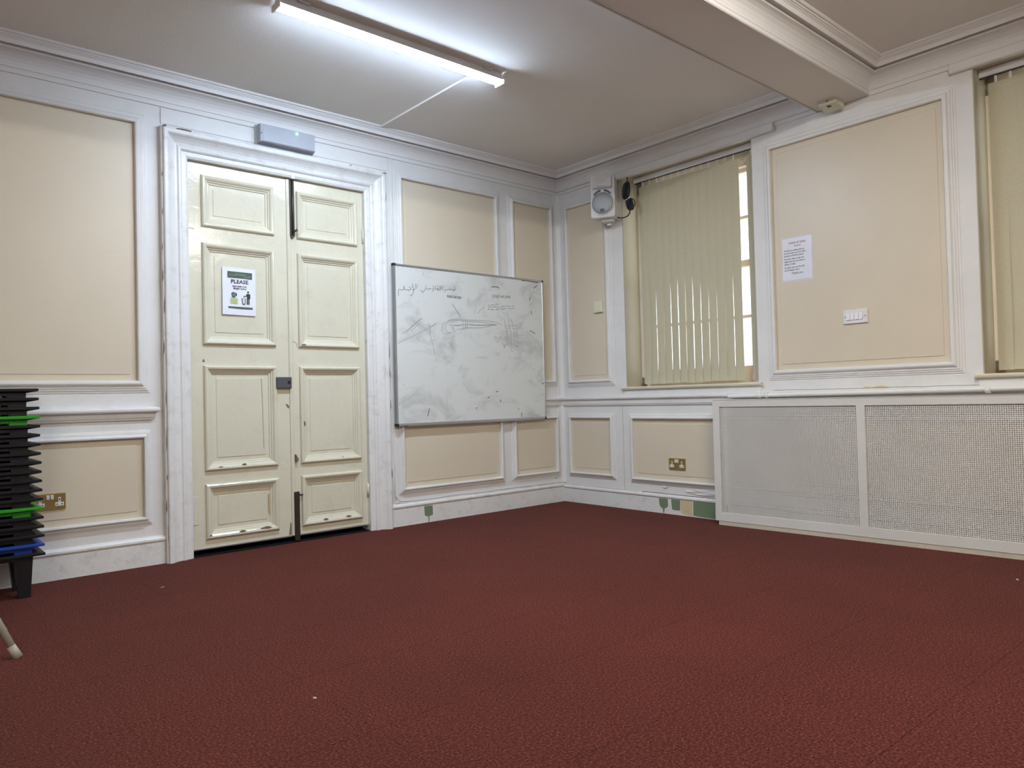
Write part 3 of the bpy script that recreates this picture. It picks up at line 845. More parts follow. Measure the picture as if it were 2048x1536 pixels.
# ---- wear on the window wall: broken plaster, cracks and lifted paint
chips(wright, 'primer', 'plaster_hole', [[(2.590, .913), (2.612, .922), (2.640, .917), (2.664, .920), (2.700, .924), (2.735, .916), (2.758, .910), (2.720, .907), (2.680, .906), (2.640, .909), (2.606, .907)]], -.002, .0012)
def jag(u0, u1, v, n, amp):
    return [(u0 + (u1 - u0) * i / n, v + random.uniform(-amp, amp)) for i in range(n + 1)]
MB().ribbon(jag(.03, .84, .147, 16, .0015), .0022, .0085).build('paint_crack', 'chip', b3)
MB().ribbon(jag(.86, 1.60, .149, 18, .0030), .0045, .0088).build('paint_crack', 'chip', b3)
MB().ribbon(jag(2.0, 4.0, .911, 26, .0015), .0020, .0012).build('paint_crack', 'chip', wright)
MB().ribbon(jag(-1.0, -.04, .1595, 16, .0014), .0020, .0095).build('paint_crack', 'chip', b2)
MB().ribbon([(.686, .15), (.684, .4), (.687, .6), (.685, .825)], .0022, .0006).build('paint_crack', 'chip', wright)
for u_, v_ in ((-.096, .204), (-.041, .196)):
    MB().disc(u_, v_, .005, 0, .0008, 10).build('nail_hole', 'void', wleft)
for pts in ([(1.051, .209), (1.083, .194), (1.116, .201), (1.149, .208), (1.10, .204)], [(1.268, .188), (1.291, .178), (1.376, .180), (1.53, .177), (1.53, .190), (1.40, .190), (1.33, .193)], [(1.30, .170), (1.42, .165), (1.56, .166), (1.56, .172), (1.40, .173)]):
    q = [(x_, y_, .004 + .007 * (i % 2)) for i, (x_, y_) in enumerate(pts)]
    MB().add(q, [tuple(range(len(q)))]).build('lifted_paint', 'white', wright)

# ================================================================== THINGS
# ---- vertical blinds
def vertical_blind(a, b_, missing, label):
    """a..b_ opening; blind hangs .10 back in the reveal"""
    root = empty('vertical_blind', wr((a + b_) / 2, 2.60, -.10), ROT_R)
    tag(root, label, 'blind', 'vertical blinds')
    c = (a + b_) / 2
    hr = MB().bbox(a + .062 - c, b_ - .012 - c, .006, .046, -.02, .022, .004)
    hr.build('headrail', 'plastic_white', root)
    MB().box(a + .062 - c, b_ - .012 - c, .000, .006, -.006, .006).build('track', 'black', root)
    pitch = .0685
    x = a + .138 - c if not missing else a + .138 - c
    k = 0
    rnd = random.Random(int(a * 100))
    while x < b_ - .045 - c:
        if not (missing and k == 13):
            tw = rnd.uniform(.14, .27); base = rnd.uniform(-.08, -.04); lean = rnd.uniform(-.003, .003)
            hw = .0365
            v = []; f = []
            rows = 18
            z1, z0 = -.036, .990 - 2.60 + rnd.uniform(-.004, .003)
            for r in range(rows + 1):
                t = r / rows
                tt = min(1, max(0, (t - .25) / .45))
                ang = base + tw * tt * tt * (3 - 2 * tt)
                if t > .88: ang *= 1 - .75 * (t - .88) / .12
                z = z1 + (z0 - z1) * t
                for s in (-1, -.5, 0, .5, 1):
                    cur = .004 * (1 - s * s)
                    v.append((x + lean * t + s * hw * math.cos(ang) , z, s * hw * math.sin(ang) + cur))
            for r in range(rows):
                for s in range(4):
                    i = r * 5 + s
                    f.append((i, i + 1, i + 6, i + 5))
            mb = MB().add(v, f, True)
            o = mb.build('slat', 'blind', root)
            MB().box(x - .006, x + .006, -.044, .004, -.002, .002).build('hanger', 'plastic_white', o)
        x += pitch
        k += 1
    return root
vertical_blind(W1[0], W1[1], True, 'cream vertical slat blind with one slat missing, right of the speaker')
vertical_blind(W2[0] - .055, W2[1], False, 'cream vertical slat blind cut off by the right edge of the photo')

# ---- radiator cover: frame, two perforated sheets and a plinth
UC0, UC1, HC0, SL = 1.638, 3.72, .170, .0585
ang = math.atan(SL)
rc = empty('radiator_cover', wr(UC0, 0, HC0), (RAD(90), 0, RAD(-90) + ang))
tag(rc, 'off-white radiator cover with two perforated panels, below the windows', 'radiator cover')
k = 1 / math.cos(ang)
LC = (UC1 - UC0) * k
fr = MB()
e0, e1, e2, e3, e4 = 0, .050 * k, (2.594 - UC0) * k, (2.643 - UC0) * k, LC
fr.box(e0, e4, .808, .8545, -.018, 0).box(e0, e4, .029, .086, -.018, 0)
fr.box(e0, e1, .086, .808, -.018, 0).box(e2, e3, .086, .808, -.018, 0).box(e4 - .05, e4, .086, .808, -.018, 0)
fr.build('cover_frame', 'cover', rc)
MB().poly([(e0, -.122), (e4, -.004), (e4, .003), (e0, .003)], -.8575, -.8545).build('cover_top', 'cover', rc).data.transform(Matrix(((1, 0, 0, 0), (0, 0, -1, 0), (0, 1, 0, 0), (0, 0, 0, 1))))  # carried back towards the wall to block light and darken the inside
MB().box(e0, e0 + .015, .029, .8545, -.115, -.018).build('cover_end', 'cover', rc)
MB().box(.022, e4, .0, .0285, -.03, -.003).build('plinth', 'plinth', rc)
def perforated(u0, u1, v0, v1):
    s = MB(); pitch = .0103; bar = .0045
    n = int((u1 - u0) / pitch)
    for i in range(n + 1):
        x = u0 + i * (u1 - u0) / n
        s.box(x - bar / 2, x + bar / 2, v0, v1, -.0100, -.0080)
    m_ = int((v1 - v0) / pitch)
    for j in range(m_ + 1):
        y = v0 + j * (v1 - v0) / m_
        s.box(u0, u1, y - bar / 2, y + bar / 2, -.0099, -.0079)
    return s
perforated(e1, e2, .086, .808).build('perforated_panel', 'cover', rc)
perforated(e3, e4 - .05, .086, .808).build('perforated_panel', 'cover', rc)

# ---- heating pipe above the cover
pp = MB().tube([wr(1.69, .880, .055), wr(1.70, .881, .055), wr(2.6, .885, .052), wr(3.6, .889, .052), wr(4.4, .89, .052)], .0145, 10)
pp = pp.build('heating_pipe', 'white')
tag(pp, 'white painted pipe running along the wall above the radiator cover', 'pipe')
for u_ in (1.93, 1.985, 3.27):
    MB().tube([wr(u_ - .012, .882, .054), wr(u_ + .012, .882, .054)], .0185, 10).build('pipe_clip', 'white', pp)

# ---- ceiling battens
def batten(x, y, mat, label, rz=0.0, round_lens=False):
    r = empty('ceiling_light', (x, y, CEIL), (0, 0, rz))
    tag(r, label, 'light', 'LED ceiling battens')
    L = .692
    n = 10
    if round_lens:  # unseen battens get a rounder lens, shaped to spill light onto the ceiling
        MB().box(-L + .004, L - .004, -.034, .034, -.040, 0).build('light_body', 'plastic_white', r)
        prof = [(-.036 * math.cos(math.pi * i / n), -.040 - .024 * math.sin(math.pi * i / n)) for i in range(n + 1)]
    else:
        MB().box(-L + .004, L - .004, -.030, .030, -.036, 0).box(-L + .002, L - .002, -.0395, .0395, -.0405, -.036).build('light_body', 'plastic_white', r)
        prof = [(.038 * (2 * i / n - 1), -.0405 - .018 * (1 - (2 * i / n - 1) ** 2)) for i in range(n + 1)]
    v = [(-L, a, b_) for a, b_ in prof] + [(L, a, b_) for a, b_ in prof]
    q = len(prof)
    f = [(i, i + 1, q + i + 1, q + i) for i in range(q - 1)] + [(q - 1, 0, q, 2 * q - 1), tuple(range(q)), tuple(range(2 * q - 1, q - 1, -1))]
    MB().add(v, f, False).build('diffuser', mat, r)
    for s in (-1, 1):
        MB().box(s * L, s * (L + .008), -.042, .042, -.060, -.030).build('end_cap', 'plastic_white', r)
        MB().box(s * (L - .12) - .03, s * (L - .12) + .03, -.052, .052, -.008, -.001).build('mounting_clip', 'plastic_white', r)
    return r
batten(-2.388, -1.245, 'lamp_cool', 'glowing white LED batten light on the ceiling above the door')
batten(-2.30, -3.90, 'lamp_warm', 'LED batten light on the ceiling of the bay right of the beam, behind the camera', round_lens=True)
batten(-5.90, -5.10, 'lamp_warm', 'LED batten light on the ceiling at the far end of the camera bay', round_lens=True)
cd_ = MB().bbox(-1.845, -1.820, -1.21, -.138, 0, .013, .003)
cd_ = MB()
cd_.box(-1.846, -1.818, -1.215, -.137, CEIL - .012, CEIL)
cd_ = cd_.build('cable_trunking', 'ceiling')
tag(cd_, 'thin white cable trunking across the ceiling from light to cornice', 'trunking')

# ---- emergency light box over the door
ex = empty('emergency_light', wl(-2.505, 2.560, .0), ROT_L)
tag(ex, 'grey emergency light box with a green indicator above the double door', 'emergency light')
MB().bbox(-.195, .195, -.002, .125, .004, .018, .002).build('back_plate', 'alu', ex)
cv = MB()
cv.add([(-.190, .002, .018), (.190, .002, .018), (.190, .122, .018), (-.190, .122, .018), (-.182, .010, .066), (.186, .010, .066), (.186, .122, .070), (-.182, .122, .070), (-.160, .016, .074), (.184, .016, .074), (.184, .121, .076), (-.160, .121, .076)],
       [(0, 1, 5, 4), (1, 2, 6, 5), (2, 3, 7, 6), (3, 0, 4, 7), (4, 5, 9, 8), (5, 6, 10, 9), (6, 7, 11, 10), (7, 4, 8, 11), (8, 9, 10, 11)])
cv.build('light_cover', 'plastic_grey', ex)
MB().disc(.058, .104, .0055, .074, .080, 12, dome=.003).build('indicator_led', 'led', ex)
MB().disc(-.176, .062, .004, .060, .073, 8).build('screw', 'steel', ex)

# ---- whiteboard with writing
WBX0, WBX1, WBZ0, WBZ1 = -1.722, -.244, .723, 1.896
wbx, wbz = (WBX0 + WBX1) / 2, WBZ0
bd = empty('whiteboard', wl(wbx, wbz, .0), ROT_L)
tag(bd, 'large smudged whiteboard with aluminium frame, hung beside the double door', 'whiteboard')
bw, bh = (WBX1 - WBX0) / 2, WBZ1 - WBZ0
FR = [(-.018, .030), (-.018, .052), (-.014, .056), (-.003, .056), (0, .052), (0, .030)]
MB().box(-bw + .012, bw - .012, .012, bh - .012, .032, .052).build('writing_surface', 'board', bd)
MB().frame(-bw, bw, 0, bh, FR).build('board_frame', 'alu', bd)
for sx in (-1, 1):
    for y in (0, bh):
        x0 = sx * bw
        MB().bbox(min(x0 - sx * .020, x0 + sx * .002), max(x0 - sx * .020, x0 + sx * .002), (y - .002 if y == 0 else y - .018), (y + .018 if y == 0 else y + .002), .028, .058, .004).build('corner_cap', 'black', bd)
for strokes, mt, w_, nm in ((INK_WRITING, 'marker', .0042, 'marker_writing'), (INK_FAINT, 'marker_faint', .0042, 'faded_drawing'), (INK_DARK, 'marker_dark', .0055, 'marker_mark')):
    mb = MB()
    for st in strokes:
        pts = [(a - wbx, b_ - wbz, 0) for a, b_ in st]
        if len(pts) > 2 and len(pts) < 13:
            pts = smooth_path(pts, 4)
        mb.ribbon([(q[0], q[1]) for q in pts], w_, .0527)
    mb.build(nm, mt, bd)['kind'] = 'stuff'
lettering('Adult led play', .034, 'marker_dark', bd, -1.185 - wbx, 1.691 - wbz, .0527, 'marker_writing', sx=.72, shear=.1, bold=.0004)['kind'] = 'stuff'
lettering('Child led play', .035, 'marker_dark', bd, -.712 - wbx, 1.728 - wbz, .0527, 'marker_writing', sx=1.0, shear=.1, rot=.06)['kind'] = 'stuff'
# pen shelf lip under the board
MB().box(-bw + .10, bw - .10, -.004, .0, .030, .050).build('frame_lip', 'alu', bd)

# ---- double sockets in brass
def socket(loc, rot, label):
    s = empty('power_socket', loc, rot)
    tag(s, label, 'socket', 'brass double sockets')
    MB().bbox(-.073, .073, -.043, .043, 0, .009, .003).build('brass_plate', 'brass', s)
    for x in (-.044, .044):
        MB().bbox(x - .006, x + .006, -.005, .022, .009, .0105, .0005).build('pin_insert', 'plastic_white', s)
        MB().bbox(x - .020, x + .020, -.024, -.005, .009, .0105, .0005).build('pin_insert', 'plastic_white', s)
        h_ = MB().box(x - .0025, x + .0025, .004, .016, .0105, .0108)
        for q in (-.011, .011):
            h_.box(x + q - .0045, x + q + .0045, -.017, -.0125, .0105, .0108)
        h_.build('pin_holes', 'black', s)
    for x in (-.0095, .0095):
        MB().bbox(x - .0075, x + .0075, .012, .036, .009, .014, .002).build('rocker_switch', 'plastic_white', s)
    return s
socket(wl(-3.842, .416, .0055), ROT_L, 'brass double power socket behind the stacked low tables')
socket(wr(1.209, .379, .0055), ROT_R, 'brass double power socket on the low beige panel left of the radiator cover')

# ---- light switch on the big beige panel
sw = empty('light_switch', wr(2.565, 1.349, .0055), ROT_R)
tag(sw, 'white four-gang light switch on the beige panel between the windows', 'switch')
MB().bbox(-.074, .074, -.043, .043, 0, .011, .004).build('switch_plate', 'plastic_white', sw)
for x in (-.042, -.016, .010, .036):
    mb = MB()
    mb.add([(x - .009, -.020, .010), (x + .009, -.020, .010), (x + .009, .020, .010), (x - .009, .020, .010), (x - .009, -.019, .018), (x + .009, -.019, .018), (x + .009, .019, .013), (x - .009, .019, .013)],
           [(0, 1, 5, 4), (1, 2, 6, 5), (2, 3, 7, 6), (3, 0, 4, 7), (4, 5, 6, 7)])
    mb.build('rocker_switch', 'plastic_white', sw)
for x in (-.060, .060):
    MB().disc(x, 0, .0035, .011, .0116, 10).build('screw', 'steel', sw)

# ---- small cream wall box by the blind
th = empty('wall_sensor', wr(.470, 1.640, .0055), ROT_R)
tag(th, 'small square cream wall box on the narrow panel below the speaker', 'sensor')
MB().bbox(-.046, .046, -.046, .046, 0, .022, .004).build('sensor_case', 'plastic_cream', th)
MB().bbox(-.030, .030, -.030, .030, .022, .024, .001).build('sensor_face', 'plastic_cream', th)

# ---- motion detector under the beam
dt = empty('motion_detector', (-.085, -2.498, BEAM_Z), (0, 0, 0))
tag(dt, 'cream motion detector box under the beam beside the window wall', 'detector')
MB().add([(-.062, -.055, 0), (.05, -.055, 0), (.05, .055, 0), (-.062, .055, 0), (-.062, -.055, -.026), (.04, -.055, -.045), (.04, .055, -.045), (-.062, .055, -.026)],
         [(0, 1, 2, 3), (4, 7, 6, 5), (0, 4, 5, 1), (1, 5, 6, 2), (2, 6, 7, 3), (3, 7, 4, 0)]).build('detector_case', 'plastic_cream', dt)
MB().add([(-.040, -.010, -.0303), (-.018, -.010, -.0346), (-.018, .015, -.0346), (-.040, .015, -.0303)], [(0, 1, 2, 3)]).build('detector_lens', 'black', dt)
MB().box(-.064, -.0615, -.008, .006, -.012, -.006).build('detector_led', 'chip', dt)

# ---- loudspeaker on its bracket
sp_a = RAD(28)
nrm = Vector((-math.cos(sp_a), -math.sin(sp_a), 0))
sp = empty('loudspeaker', Vector((-.200, -.712, 2.308)), (RAD(90), 0, RAD(-90) + sp_a))
tag(sp, 'small white loudspeaker with grey grille mounted high beside the window', 'speaker')
W_, H_, D_ = .098, .340, .185
def rounded_rect(hw, y0, y1, r, n=5):
    pts = []
    for cx, cy, a0 in ((hw - r, y1 - r, 0), (-hw + r, y1 - r, 90), (-hw + r, y0 + r, 180), (hw - r, y0 + r, 270)):
        for i in range(n + 1):
            a = RAD(a0 + 90 * i / n)
            pts.append((cx + r * math.cos(a), cy + r * math.sin(a)))
    return pts
rings = [(.80, -D_, .012), (.88, -D_ * .8, .016), (1.0, -.012, .022), (1.0, -.004, .022), (.965, .0, .020)]
v = []; f = []
for s, h, r in rings:
    hw = W_ * s; y0 = H_ / 2 - H_ / 2 * (s if s > .95 else .93 + .05 * (s - .8)); y1 = H_ - y0
    v += [(x, y, h) for x, y in rounded_rect(hw, y0, y1, r)]
n_ = 24
for i in range(len(rings) - 1):
    for q in range(n_):
        f.append((i * n_ + q, i * n_ + (q + 1) % n_, (i + 1) * n_ + (q + 1) % n_, (i + 1) * n_ + q))
f.append(tuple(range(n_ - 1, -1, -1))); f.append(tuple((len(rings) - 1) * n_ + q for q in range(n_)))
MB().add(v, f).build('speaker_cabinet', 'speaker_white', sp)
# horn flare: a four-sided funnel rim with an inner throat
hx, hy0, hy1 = .080, .205, .325
hn = MB().add([(-hx, hy0 + .02, .0012), (hx, hy0 + .02, .0012), (hx, hy1, .0012), (-hx, hy1, .0012), (-.074, hy0 + .030, .020), (.074, hy0 + .030, .020), (.074, hy1 - .006, .020), (-.074, hy1 - .006, .020),
               (-.014, .255, .002), (.014, .255, .002), (.014, .275, .002), (-.014, .275, .002)],
              [(0, 1, 5, 4), (1, 2, 6, 5), (2, 3, 7, 6), (3, 0, 4, 7), (4, 5, 9, 8), (5, 6, 10, 9), (6, 7, 11, 10), (7, 4, 8, 11), (8, 9, 10, 11)])
hn.build('horn', 'speaker_white', sp)
MB().disc(.0, .256, .008, .002, .010, 12, dome=.003).build('horn_throat', 'alu', sp)
MB().disc(0, .112, .093, .0, .008, 36).build('woofer_ring', 'speaker_white', sp)
MB().disc(0, .112, .086, .008, .010, 36, dome=.010).build('woofer_grille', 'speaker_grille', sp)
MB().bbox(-.018, .014, .044, .066, .010, .0215, .001).build('badge', 'black', sp)
for a0, a1 in ((100, 138), (44, 80)):
    pts = []
    for i in range(7):
        a = RAD(a0 + (a1 - a0) * i / 6); pts.append((.110 * math.cos(a) * .86, .112 + .110 * math.sin(a)))
    for i in range(6, -1, -1):
        a = RAD(a0 + (a1 - a0) * i / 6); pts.append((.094 * math.cos(a) * .90, .112 + .094 * math.sin(a)))
    MB().poly(pts, .0, .0115).build('port_slot', 'black', sp)
MB().box(-.030, .060, -.014, .006, -.15, -.06).build('mounting_bracket', 'plastic_white', sp)
MB().box(.0, .035, -.034, -.012, -.165, -.125).build('bracket_arm', 'plastic_white', sp)

# ---- black mains lead hanked up beside the speaker
cb = empty('black_cable', (-.005, -.82, 2.32))
tag(cb, 'black cable tied in a hank between speaker and blind', 'cable')
def cw(u, v, h): return (-h + .005, -u + .82, v - 2.32)
MB().tube(smooth_path([cw(.806, 2.665, .012), cw(.812, 2.62, .014), cw(.815, 2.58, .018)]), .0045, 8).build('cord', 'rubber', cb)
for i in range(7):
    o_ = (i - 3) * .0085; w_ = .026 - abs(i - 3) * .003
    cx, cz = .812, 2.525
    pts = [cw(cx + w_ * math.sin(t) + .006 * math.cos(t), cz + .062 * math.cos(t), .016 + .010 * math.sin(i * 1.7) + .012) for t in [2 * math.pi * q / 16 for q in range(17)]]
    pts = [(a + o_ * .3, b_ + o_ * .8, c_) for a, b_, c_ in pts]
    MB().tube(pts, .0062, 8).build('cable_loop', 'rubber', cb)
for i in range(6):
    cx, cz, w_ = .836, 2.415, .018 - abs(i - 3) * .002
    pts = [cw(cx + w_ * math.sin(t) + .012 * -math.cos(t) , cz + .046 * math.cos(t), .020 + .008 * math.sin(i * 2.1)) for t in [2 * math.pi * q / 14 for q in range(15)]]
    pts = [(a, b_ + (i - 2.5) * .007, c_) for a, b_, c_ in pts]
    MB().tube(pts, .0062, 8).build('cable_loop', 'rubber', cb)
MB().tube([cw(.800, 2.452, .03), cw(.846, 2.466, .03)], .006, 8).build('cable_tie', 'plastic_white', cb)
MB().tube(smooth_path([cw(.835, 2.46, .022), cw(.872, 2.445, .02), cw(.888, 2.415, .02), cw(.876, 2.385, .02), cw(.850, 2.39, .02)]), .0045, 8).build('cord', 'rubber', cb)
MB().tube(smooth_path([cw(.838, 2.385, .02), cw(.832, 2.345, .02), cw(.805, 2.322, .025), cw(.76, 2.318, .04), cw(.715, 2.335, .06), cw(.69, 2.352, .075)]), .0048, 8).build('cord', 'rubber', cb)

# ---- white telephone wire along the baseboard
wp = [(-1.745, 1.145, .012), (-1.733, 1.10, .020), (-1.742, 1.06, .012), (-1.752, .9, .012), (-1.757, .6, .012), (-1.757, .40, .045), (-1.752, .31, .045), (-1.738, .245, .030), (-1.700, .200, .010), (-1.645, .180, .012), (-1.4, .174, .012), (-1.182, .178, .010), (-.9, .172, .011), (-.639, .176, .010), (-.35, .171, .011), (-.152, .172, .010), (-.055, .172, .020)]
ww = MB().tube(smooth_path([wl(*q) for q in wp], 5), .0032, 6).build('white_wire', 'plastic_white')
tag(ww, 'thin white wire sagging from the architrave and running along the baseboard', 'wire')

# ---- paper poster on the left door leaf
ps = empty('paper_poster', wl(-2.804, 1.468, -.030 + .0), ROT_L)
tag(ps, 'white and green PLEASE poster taped to the left door leaf', 'poster')
ps.rotation_euler = (RAD(90), RAD(0.6), 0)
pw, ph = .105, .297
v = []; f = []
for i in range(7):
    for j in range(9):
        x = -pw + 2 * pw * i / 6; y = ph * j / 8
        v.append((x, y, .0012 + .0018 * math.sin(i * 1.1 + j * .7)))
f = [(i * 9 + j, (i + 1) * 9 + j, (i + 1) * 9 + j + 1, i * 9 + j + 1) for i in range(6) for j in range(8)]
MB().add(v, f, True).build('sheet', 'laminate', ps).data.materials[0] = M['paper']
IH = .0034
MB().box(-.073, .081, .232, .272, IH, IH + .0003).build('header_band', 'ink_green', ps)
mb = MB()
for y, x0, x1 in ((.258, -.03, .045), (.250, -.064, -.008), (.250, -.002, .042), (.250, .050, .072), (.241, .028, .070)):
    x = x0
    while x < x1:
        w_ = random.uniform(.002, .0045)
        mb.box(x, min(x + w_, x1), y - .0012, y + .0014, IH + .0003, IH + .0005)
        x += w_ + .0012
mb.build('header_text', 'ink_pale', ps)
lettering('PLEASE', .0335, 'ink_black', ps, .002, .209, IH, bold=.0008, sx=1.05)
lettering('HELP KEEP OUR', .0125, 'ink_black', ps, .001, .180, IH, bold=.0004)
lettering('MASJID CLEAN', .0125, 'ink_black', ps, .004, .166, IH, bold=.0004)
# recycling globe
gl = MB().disc(-.033, .127, .013, IH, IH + .0003, 20); gl.build('globe_print', 'ink_blue', ps)
for i in range(3):
    a = RAD(90 + 120 * i); pts = []
    for q in range(6):
        t = a + RAD(85 * q / 5); pts.append((-.033 + .018 * math.cos(t), .127 + .018 * math.sin(t)))
    for q in range(5, -1, -1):
        t = a + RAD(85 * q / 5); pts.append((-.033 + .011 * math.cos(t), .127 + .011 * math.sin(t)))
    MB().poly(pts, IH + .0003, IH + .0006).build('arrow_print', 'ink_green', ps)
MB().box(-.056, -.010, .072, .106, IH, IH + .0002).build('slogan_band', 'ink_lime', ps)
for t_, y in (('GO GREEN', .101), ("IT'S PART OF", .090), ('OUR DEEN', .079)):
    lettering(t_, .0082, 'ink_black', ps, -.033, y, IH + .0004, sx=.85)
# litter figure
fg = MB().disc(.055, .148, .0065, IH, IH + .0003, 16)
fg.poly([(.046, .138), (.066, .138), (.069, .132), (.069, .106), (.064, .106), (.064, .070), (.057, .070), (.0565, .104), (.0545, .104), (.054, .070), (.047, .070), (.047, .122), (.040, .1235), (.0275, .1235), (.0275, .1195), (.039, .1185)][::-1], IH, IH + .0003)
fg.poly([(.014, .108), (.018, .108), (.024, .074), (.033, .074), (.0365, .108), (.0405, .108), (.036, .069), (.021, .069)][::-1], IH, IH + .0003)
for x, y in ((.026, .114), (.029, .107), (.026, .100), (.031, .112)):
    fg.disc(x, y, .0018, IH, IH + .0003, 8)
fg.build('litter_figure_print', 'ink_black', ps)
MB().box(-.070, .084, .041, .052, IH, IH + .0003).build('footer_band', 'ink_green', ps)

# ---- health and safety notice on the beige panel
hs = empty('safety_notice', wr(2.200, 1.619, .0055), ROT_R)
tag(hs, 'laminated Health and Safety notice on the beige panel right of the window', 'notice')
hs.rotation_euler = (RAD(90), RAD(0.4), RAD(-90))
MB().bbox(-.107, .107, -.006, .291, 0, .0012, .0004).build('laminate_pouch', 'laminate', hs)
MB().box(-.100, .100, .010, .283, .0012, .0014).build('sheet', 'paper', hs)
IH = .0016
lettering('Health & Safety', .0195, 'ink_red', hs, .004, .252, IH, bold=.0003, sx=.95)
lettering('notice', .0185, 'ink_red', hs, .004, .232, IH, bold=.0002)
for t_, y in (('Would you please pick up', .204), ('all your mess up of the floor', .187), ('and put in the bin please?', .170), ('Put your chairs under the', .149), ('tables plus do not write on', .132), ('tables or walls.', .115),
              ('As other user use the hall', .093), ('and meeting rooms', .076)):
    lettering(t_, .0145, 'ink_black', hs, -.088, y, IH, align='LEFT', sx=.90, bold=.0003)
lettering('Thank you', .0185, 'ink_black', hs, .000, .053, IH, bold=.0003)

# ---- stacked low tables at the left edge
LT, DT, HT = .56, .34, .215           # outer length, depth and height of one table
def low_table(name):
    t = empty(name)
    hx, hy = LT / 2, DT / 2
    ix, iy = hx - .046, hy - .040
    # rim: thin edge with a sloping underside
    rim = MB()
    lo = []; 
    ringdef = [(hx - .004, hy - .004, HT), (hx, hy, HT - .003), (hx - .001, hy - .001, HT - .0125), (ix, iy, HT - .0215), (ix - .003, iy - .003, HT - .0215), (ix - .003, iy - .003, HT - .004), (hx - .03, hy - .03, HT)]
    v = []; f = []
    for a, b_, z in ringdef:
        v += [(-a, -b_, z), (a, -b_, z), (a, b_, z), (-a, b_, z)]
    q = len(ringdef)
    for i in range(q):
        j = (i + 1) % q
        for c_ in range(4):
            d_ = (c_ + 1) % 4
            f.append((i * 4 + c_, i * 4 + d_, j * 4 + d_, j * 4 + c_))
    rim.add(v, f)
    rim.build('rim', 'black', t)
    # top plate, open over the legs so the tables nest
    lx, ly = .076, .070
    tp = MB()
    xs = [-ix, -ix + lx, ix - lx, ix]; ys = [-iy, -iy + ly, iy - ly, iy]
    tp.box(xs[1], xs[2], ys[0], ys[3], HT - .010, HT - .004).box(xs[0], xs[1], ys[1], ys[2], HT - .010, HT - .004).box(xs[2], xs[3], ys[1], ys[2], HT - .010, HT - .004)
    tp.build('top', 'black', t)
    MB().box(xs[1], xs[2], ys[0], ys[0] + .003, HT - .034, HT - .010).build('apron', 'black', t)
    MB().box(xs[1], xs[2], ys[3] - .003, ys[3], HT - .034, HT - .010).build('apron', 'black', t)
    for sx in (-1, 1):
        for sy in (-1, 1):
            top_o, top_i = ix, ix - lx
            outer_y, inner_y = iy, iy - ly
            zt, zb = HT - .018, 0.0
            def rect(z, th):
                k_ = (zt - z) / zt
                return [(sx * (top_o - .010 * k_ - th), sy * (outer_y - .009 * k_ - th), z), (sx * (top_i + .018 * k_ + th), sy * (outer_y - .009 * k_ - th), z),
                        (sx * (top_i + .018 * k_ + th), sy * (inner_y + .016 * k_ + th), z), (sx * (top_o - .010 * k_ - th), sy * (inner_y + .016 * k_ + th), z)]
            v = rect(zt, 0) + rect(zb, 0) + rect(zb, .0016) + rect(zt, .0016)
            f = []
            for r_ in range(3):
                for c_ in range(4):
                    d_ = (c_ + 1) % 4
                    f.append((r_ * 4 + c_, r_ * 4 + d_, r_ * 4 + 4 + d_, r_ * 4 + 4 + c_))
            MB().add(v, f).build('leg', 'black', t)
    return t
proto = low_table('low_table')
NT, STEP = 19, .04406
for i in range(NT):
    o = proto if i == 0 else copy_tree(proto)
    t = i / (NT - 1)
    o.location = (-3.918 - .019 * t - LT / 2 + random.uniform(-.001, .001), -.205, i * STEP)
    colr = {1: ('blue_plastic', 'blue'), 5: ('green_plastic', 'bright green'), 15: ('green_plastic', 'bright green')}.get(i)
    if colr:
        for ch in o.children:
            ch.data = ch.data.copy(); ch.data.materials[0] = M[colr[0]]
    place = ('resting on the floor at the bottom of the stack' if i == 0 else 'on top of the stack' if i == NT - 1 else ORD[i] + ' from the bottom of the stack')
    if colr:
        lb = {1: 'blue plastic low table near the bottom of the stack by the left edge', 5: 'bright green plastic low table, lower of the two green ones in the stack', 15: 'bright green plastic low table, upper of the two green ones in the stack'}[i]
    else:
        lb = 'black plastic low table ' + place
    tag(o, lb, 'table', 'stacked low plastic tables')

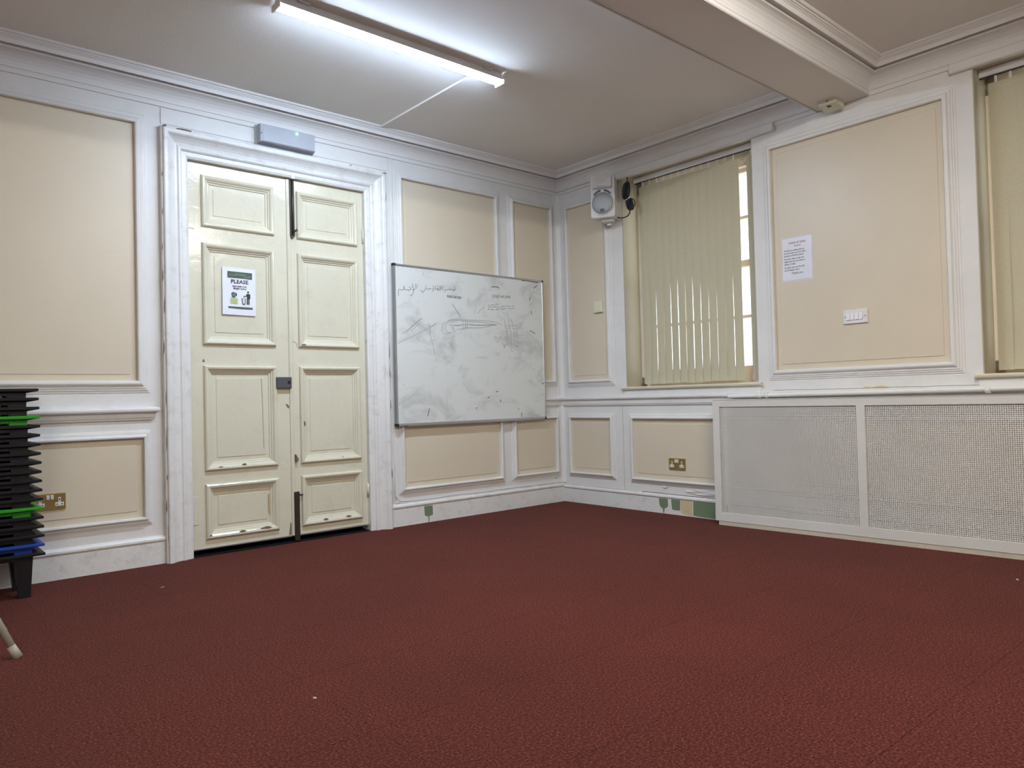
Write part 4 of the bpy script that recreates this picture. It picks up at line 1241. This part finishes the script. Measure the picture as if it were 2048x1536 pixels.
# ---- chair whose leg tip enters at the left edge
ch = empty('metal_chair', (-4.37, -1.02, 0), (0, 0, 0))
tag(ch, 'beige tubular metal chair, only one foot showing at the left edge', 'chair')
def foot_leg(fx, fy, tx, ty):
    l = MB().tube([(fx, fy, .004), (fx + (tx - fx) * .5, fy + (ty - fy) * .5, .22), (tx, ty, .43)], .0125, 10).build('leg', 'beige_metal', ch)
    d = Vector((tx - fx, ty - fy, .43)).normalized()
    MB().tube([(fx - d.x * .006, fy - d.y * .006, .000), (fx + d.x * .05, fy + d.y * .05, d.z * .05)], .0165, 10, r2=.0145).build('foot_cap', 'beige_metal', l)
foot_leg(.222, .118, .04, .10); foot_leg(.222, -.30, .04, -.26); foot_leg(-.24, .118, -.10, .10); foot_leg(-.24, -.30, -.10, -.26)
MB().box(-.24, .06, -.30, .12, .43, .455).build('seat', 'seat_grey', ch)
MB().add([(-.26, -.30, .60), (-.24, -.30, .60), (-.24, .12, .60), (-.26, .12, .60), (-.32, -.30, .86), (-.30, -.30, .86), (-.30, .12, .86), (-.32, .12, .86)],
         [(0, 3, 2, 1), (4, 5, 6, 7), (0, 1, 5, 4), (1, 2, 6, 5), (2, 3, 7, 6), (3, 0, 4, 7)]).build('backrest', 'seat_grey', ch)
for y_ in (-.28, .10):
    MB().tube([(-.22, y_, .44), (-.26, y_, .62), (-.31, y_, .85)], .011, 8).build('back_post', 'beige_metal', ch)


# ---- bits of paper fallen on the carpet
for (x, y, rz, s), lb in (((-3.456, -.611, .4, .011), 'tiny pale paper scrap on the carpet in front of the double door'), ((-3.526, -2.443, 1.1, .007), 'tiny pale paper scrap on the carpet nearest the camera'),
                          ((-.538, -3.498, .2, .016), 'pale paper scrap on the carpet at the right edge beside the radiator cover')):
    o = MB().add([(-s, -.004, .0012), (0, -.006, .003), (s, -.003, .0012), (s * .8, .004, .004), (-.002, .006, .0015), (-s * .9, .003, .003)], [(0, 1, 4, 5), (1, 2, 3, 4)]).build('paper_scrap', 'scrap', None, (x, y, 0), (0, 0, rz))
    tag(o, lb, 'paper scrap', 'paper scraps on the carpet')

bpy.context.view_layer.update()
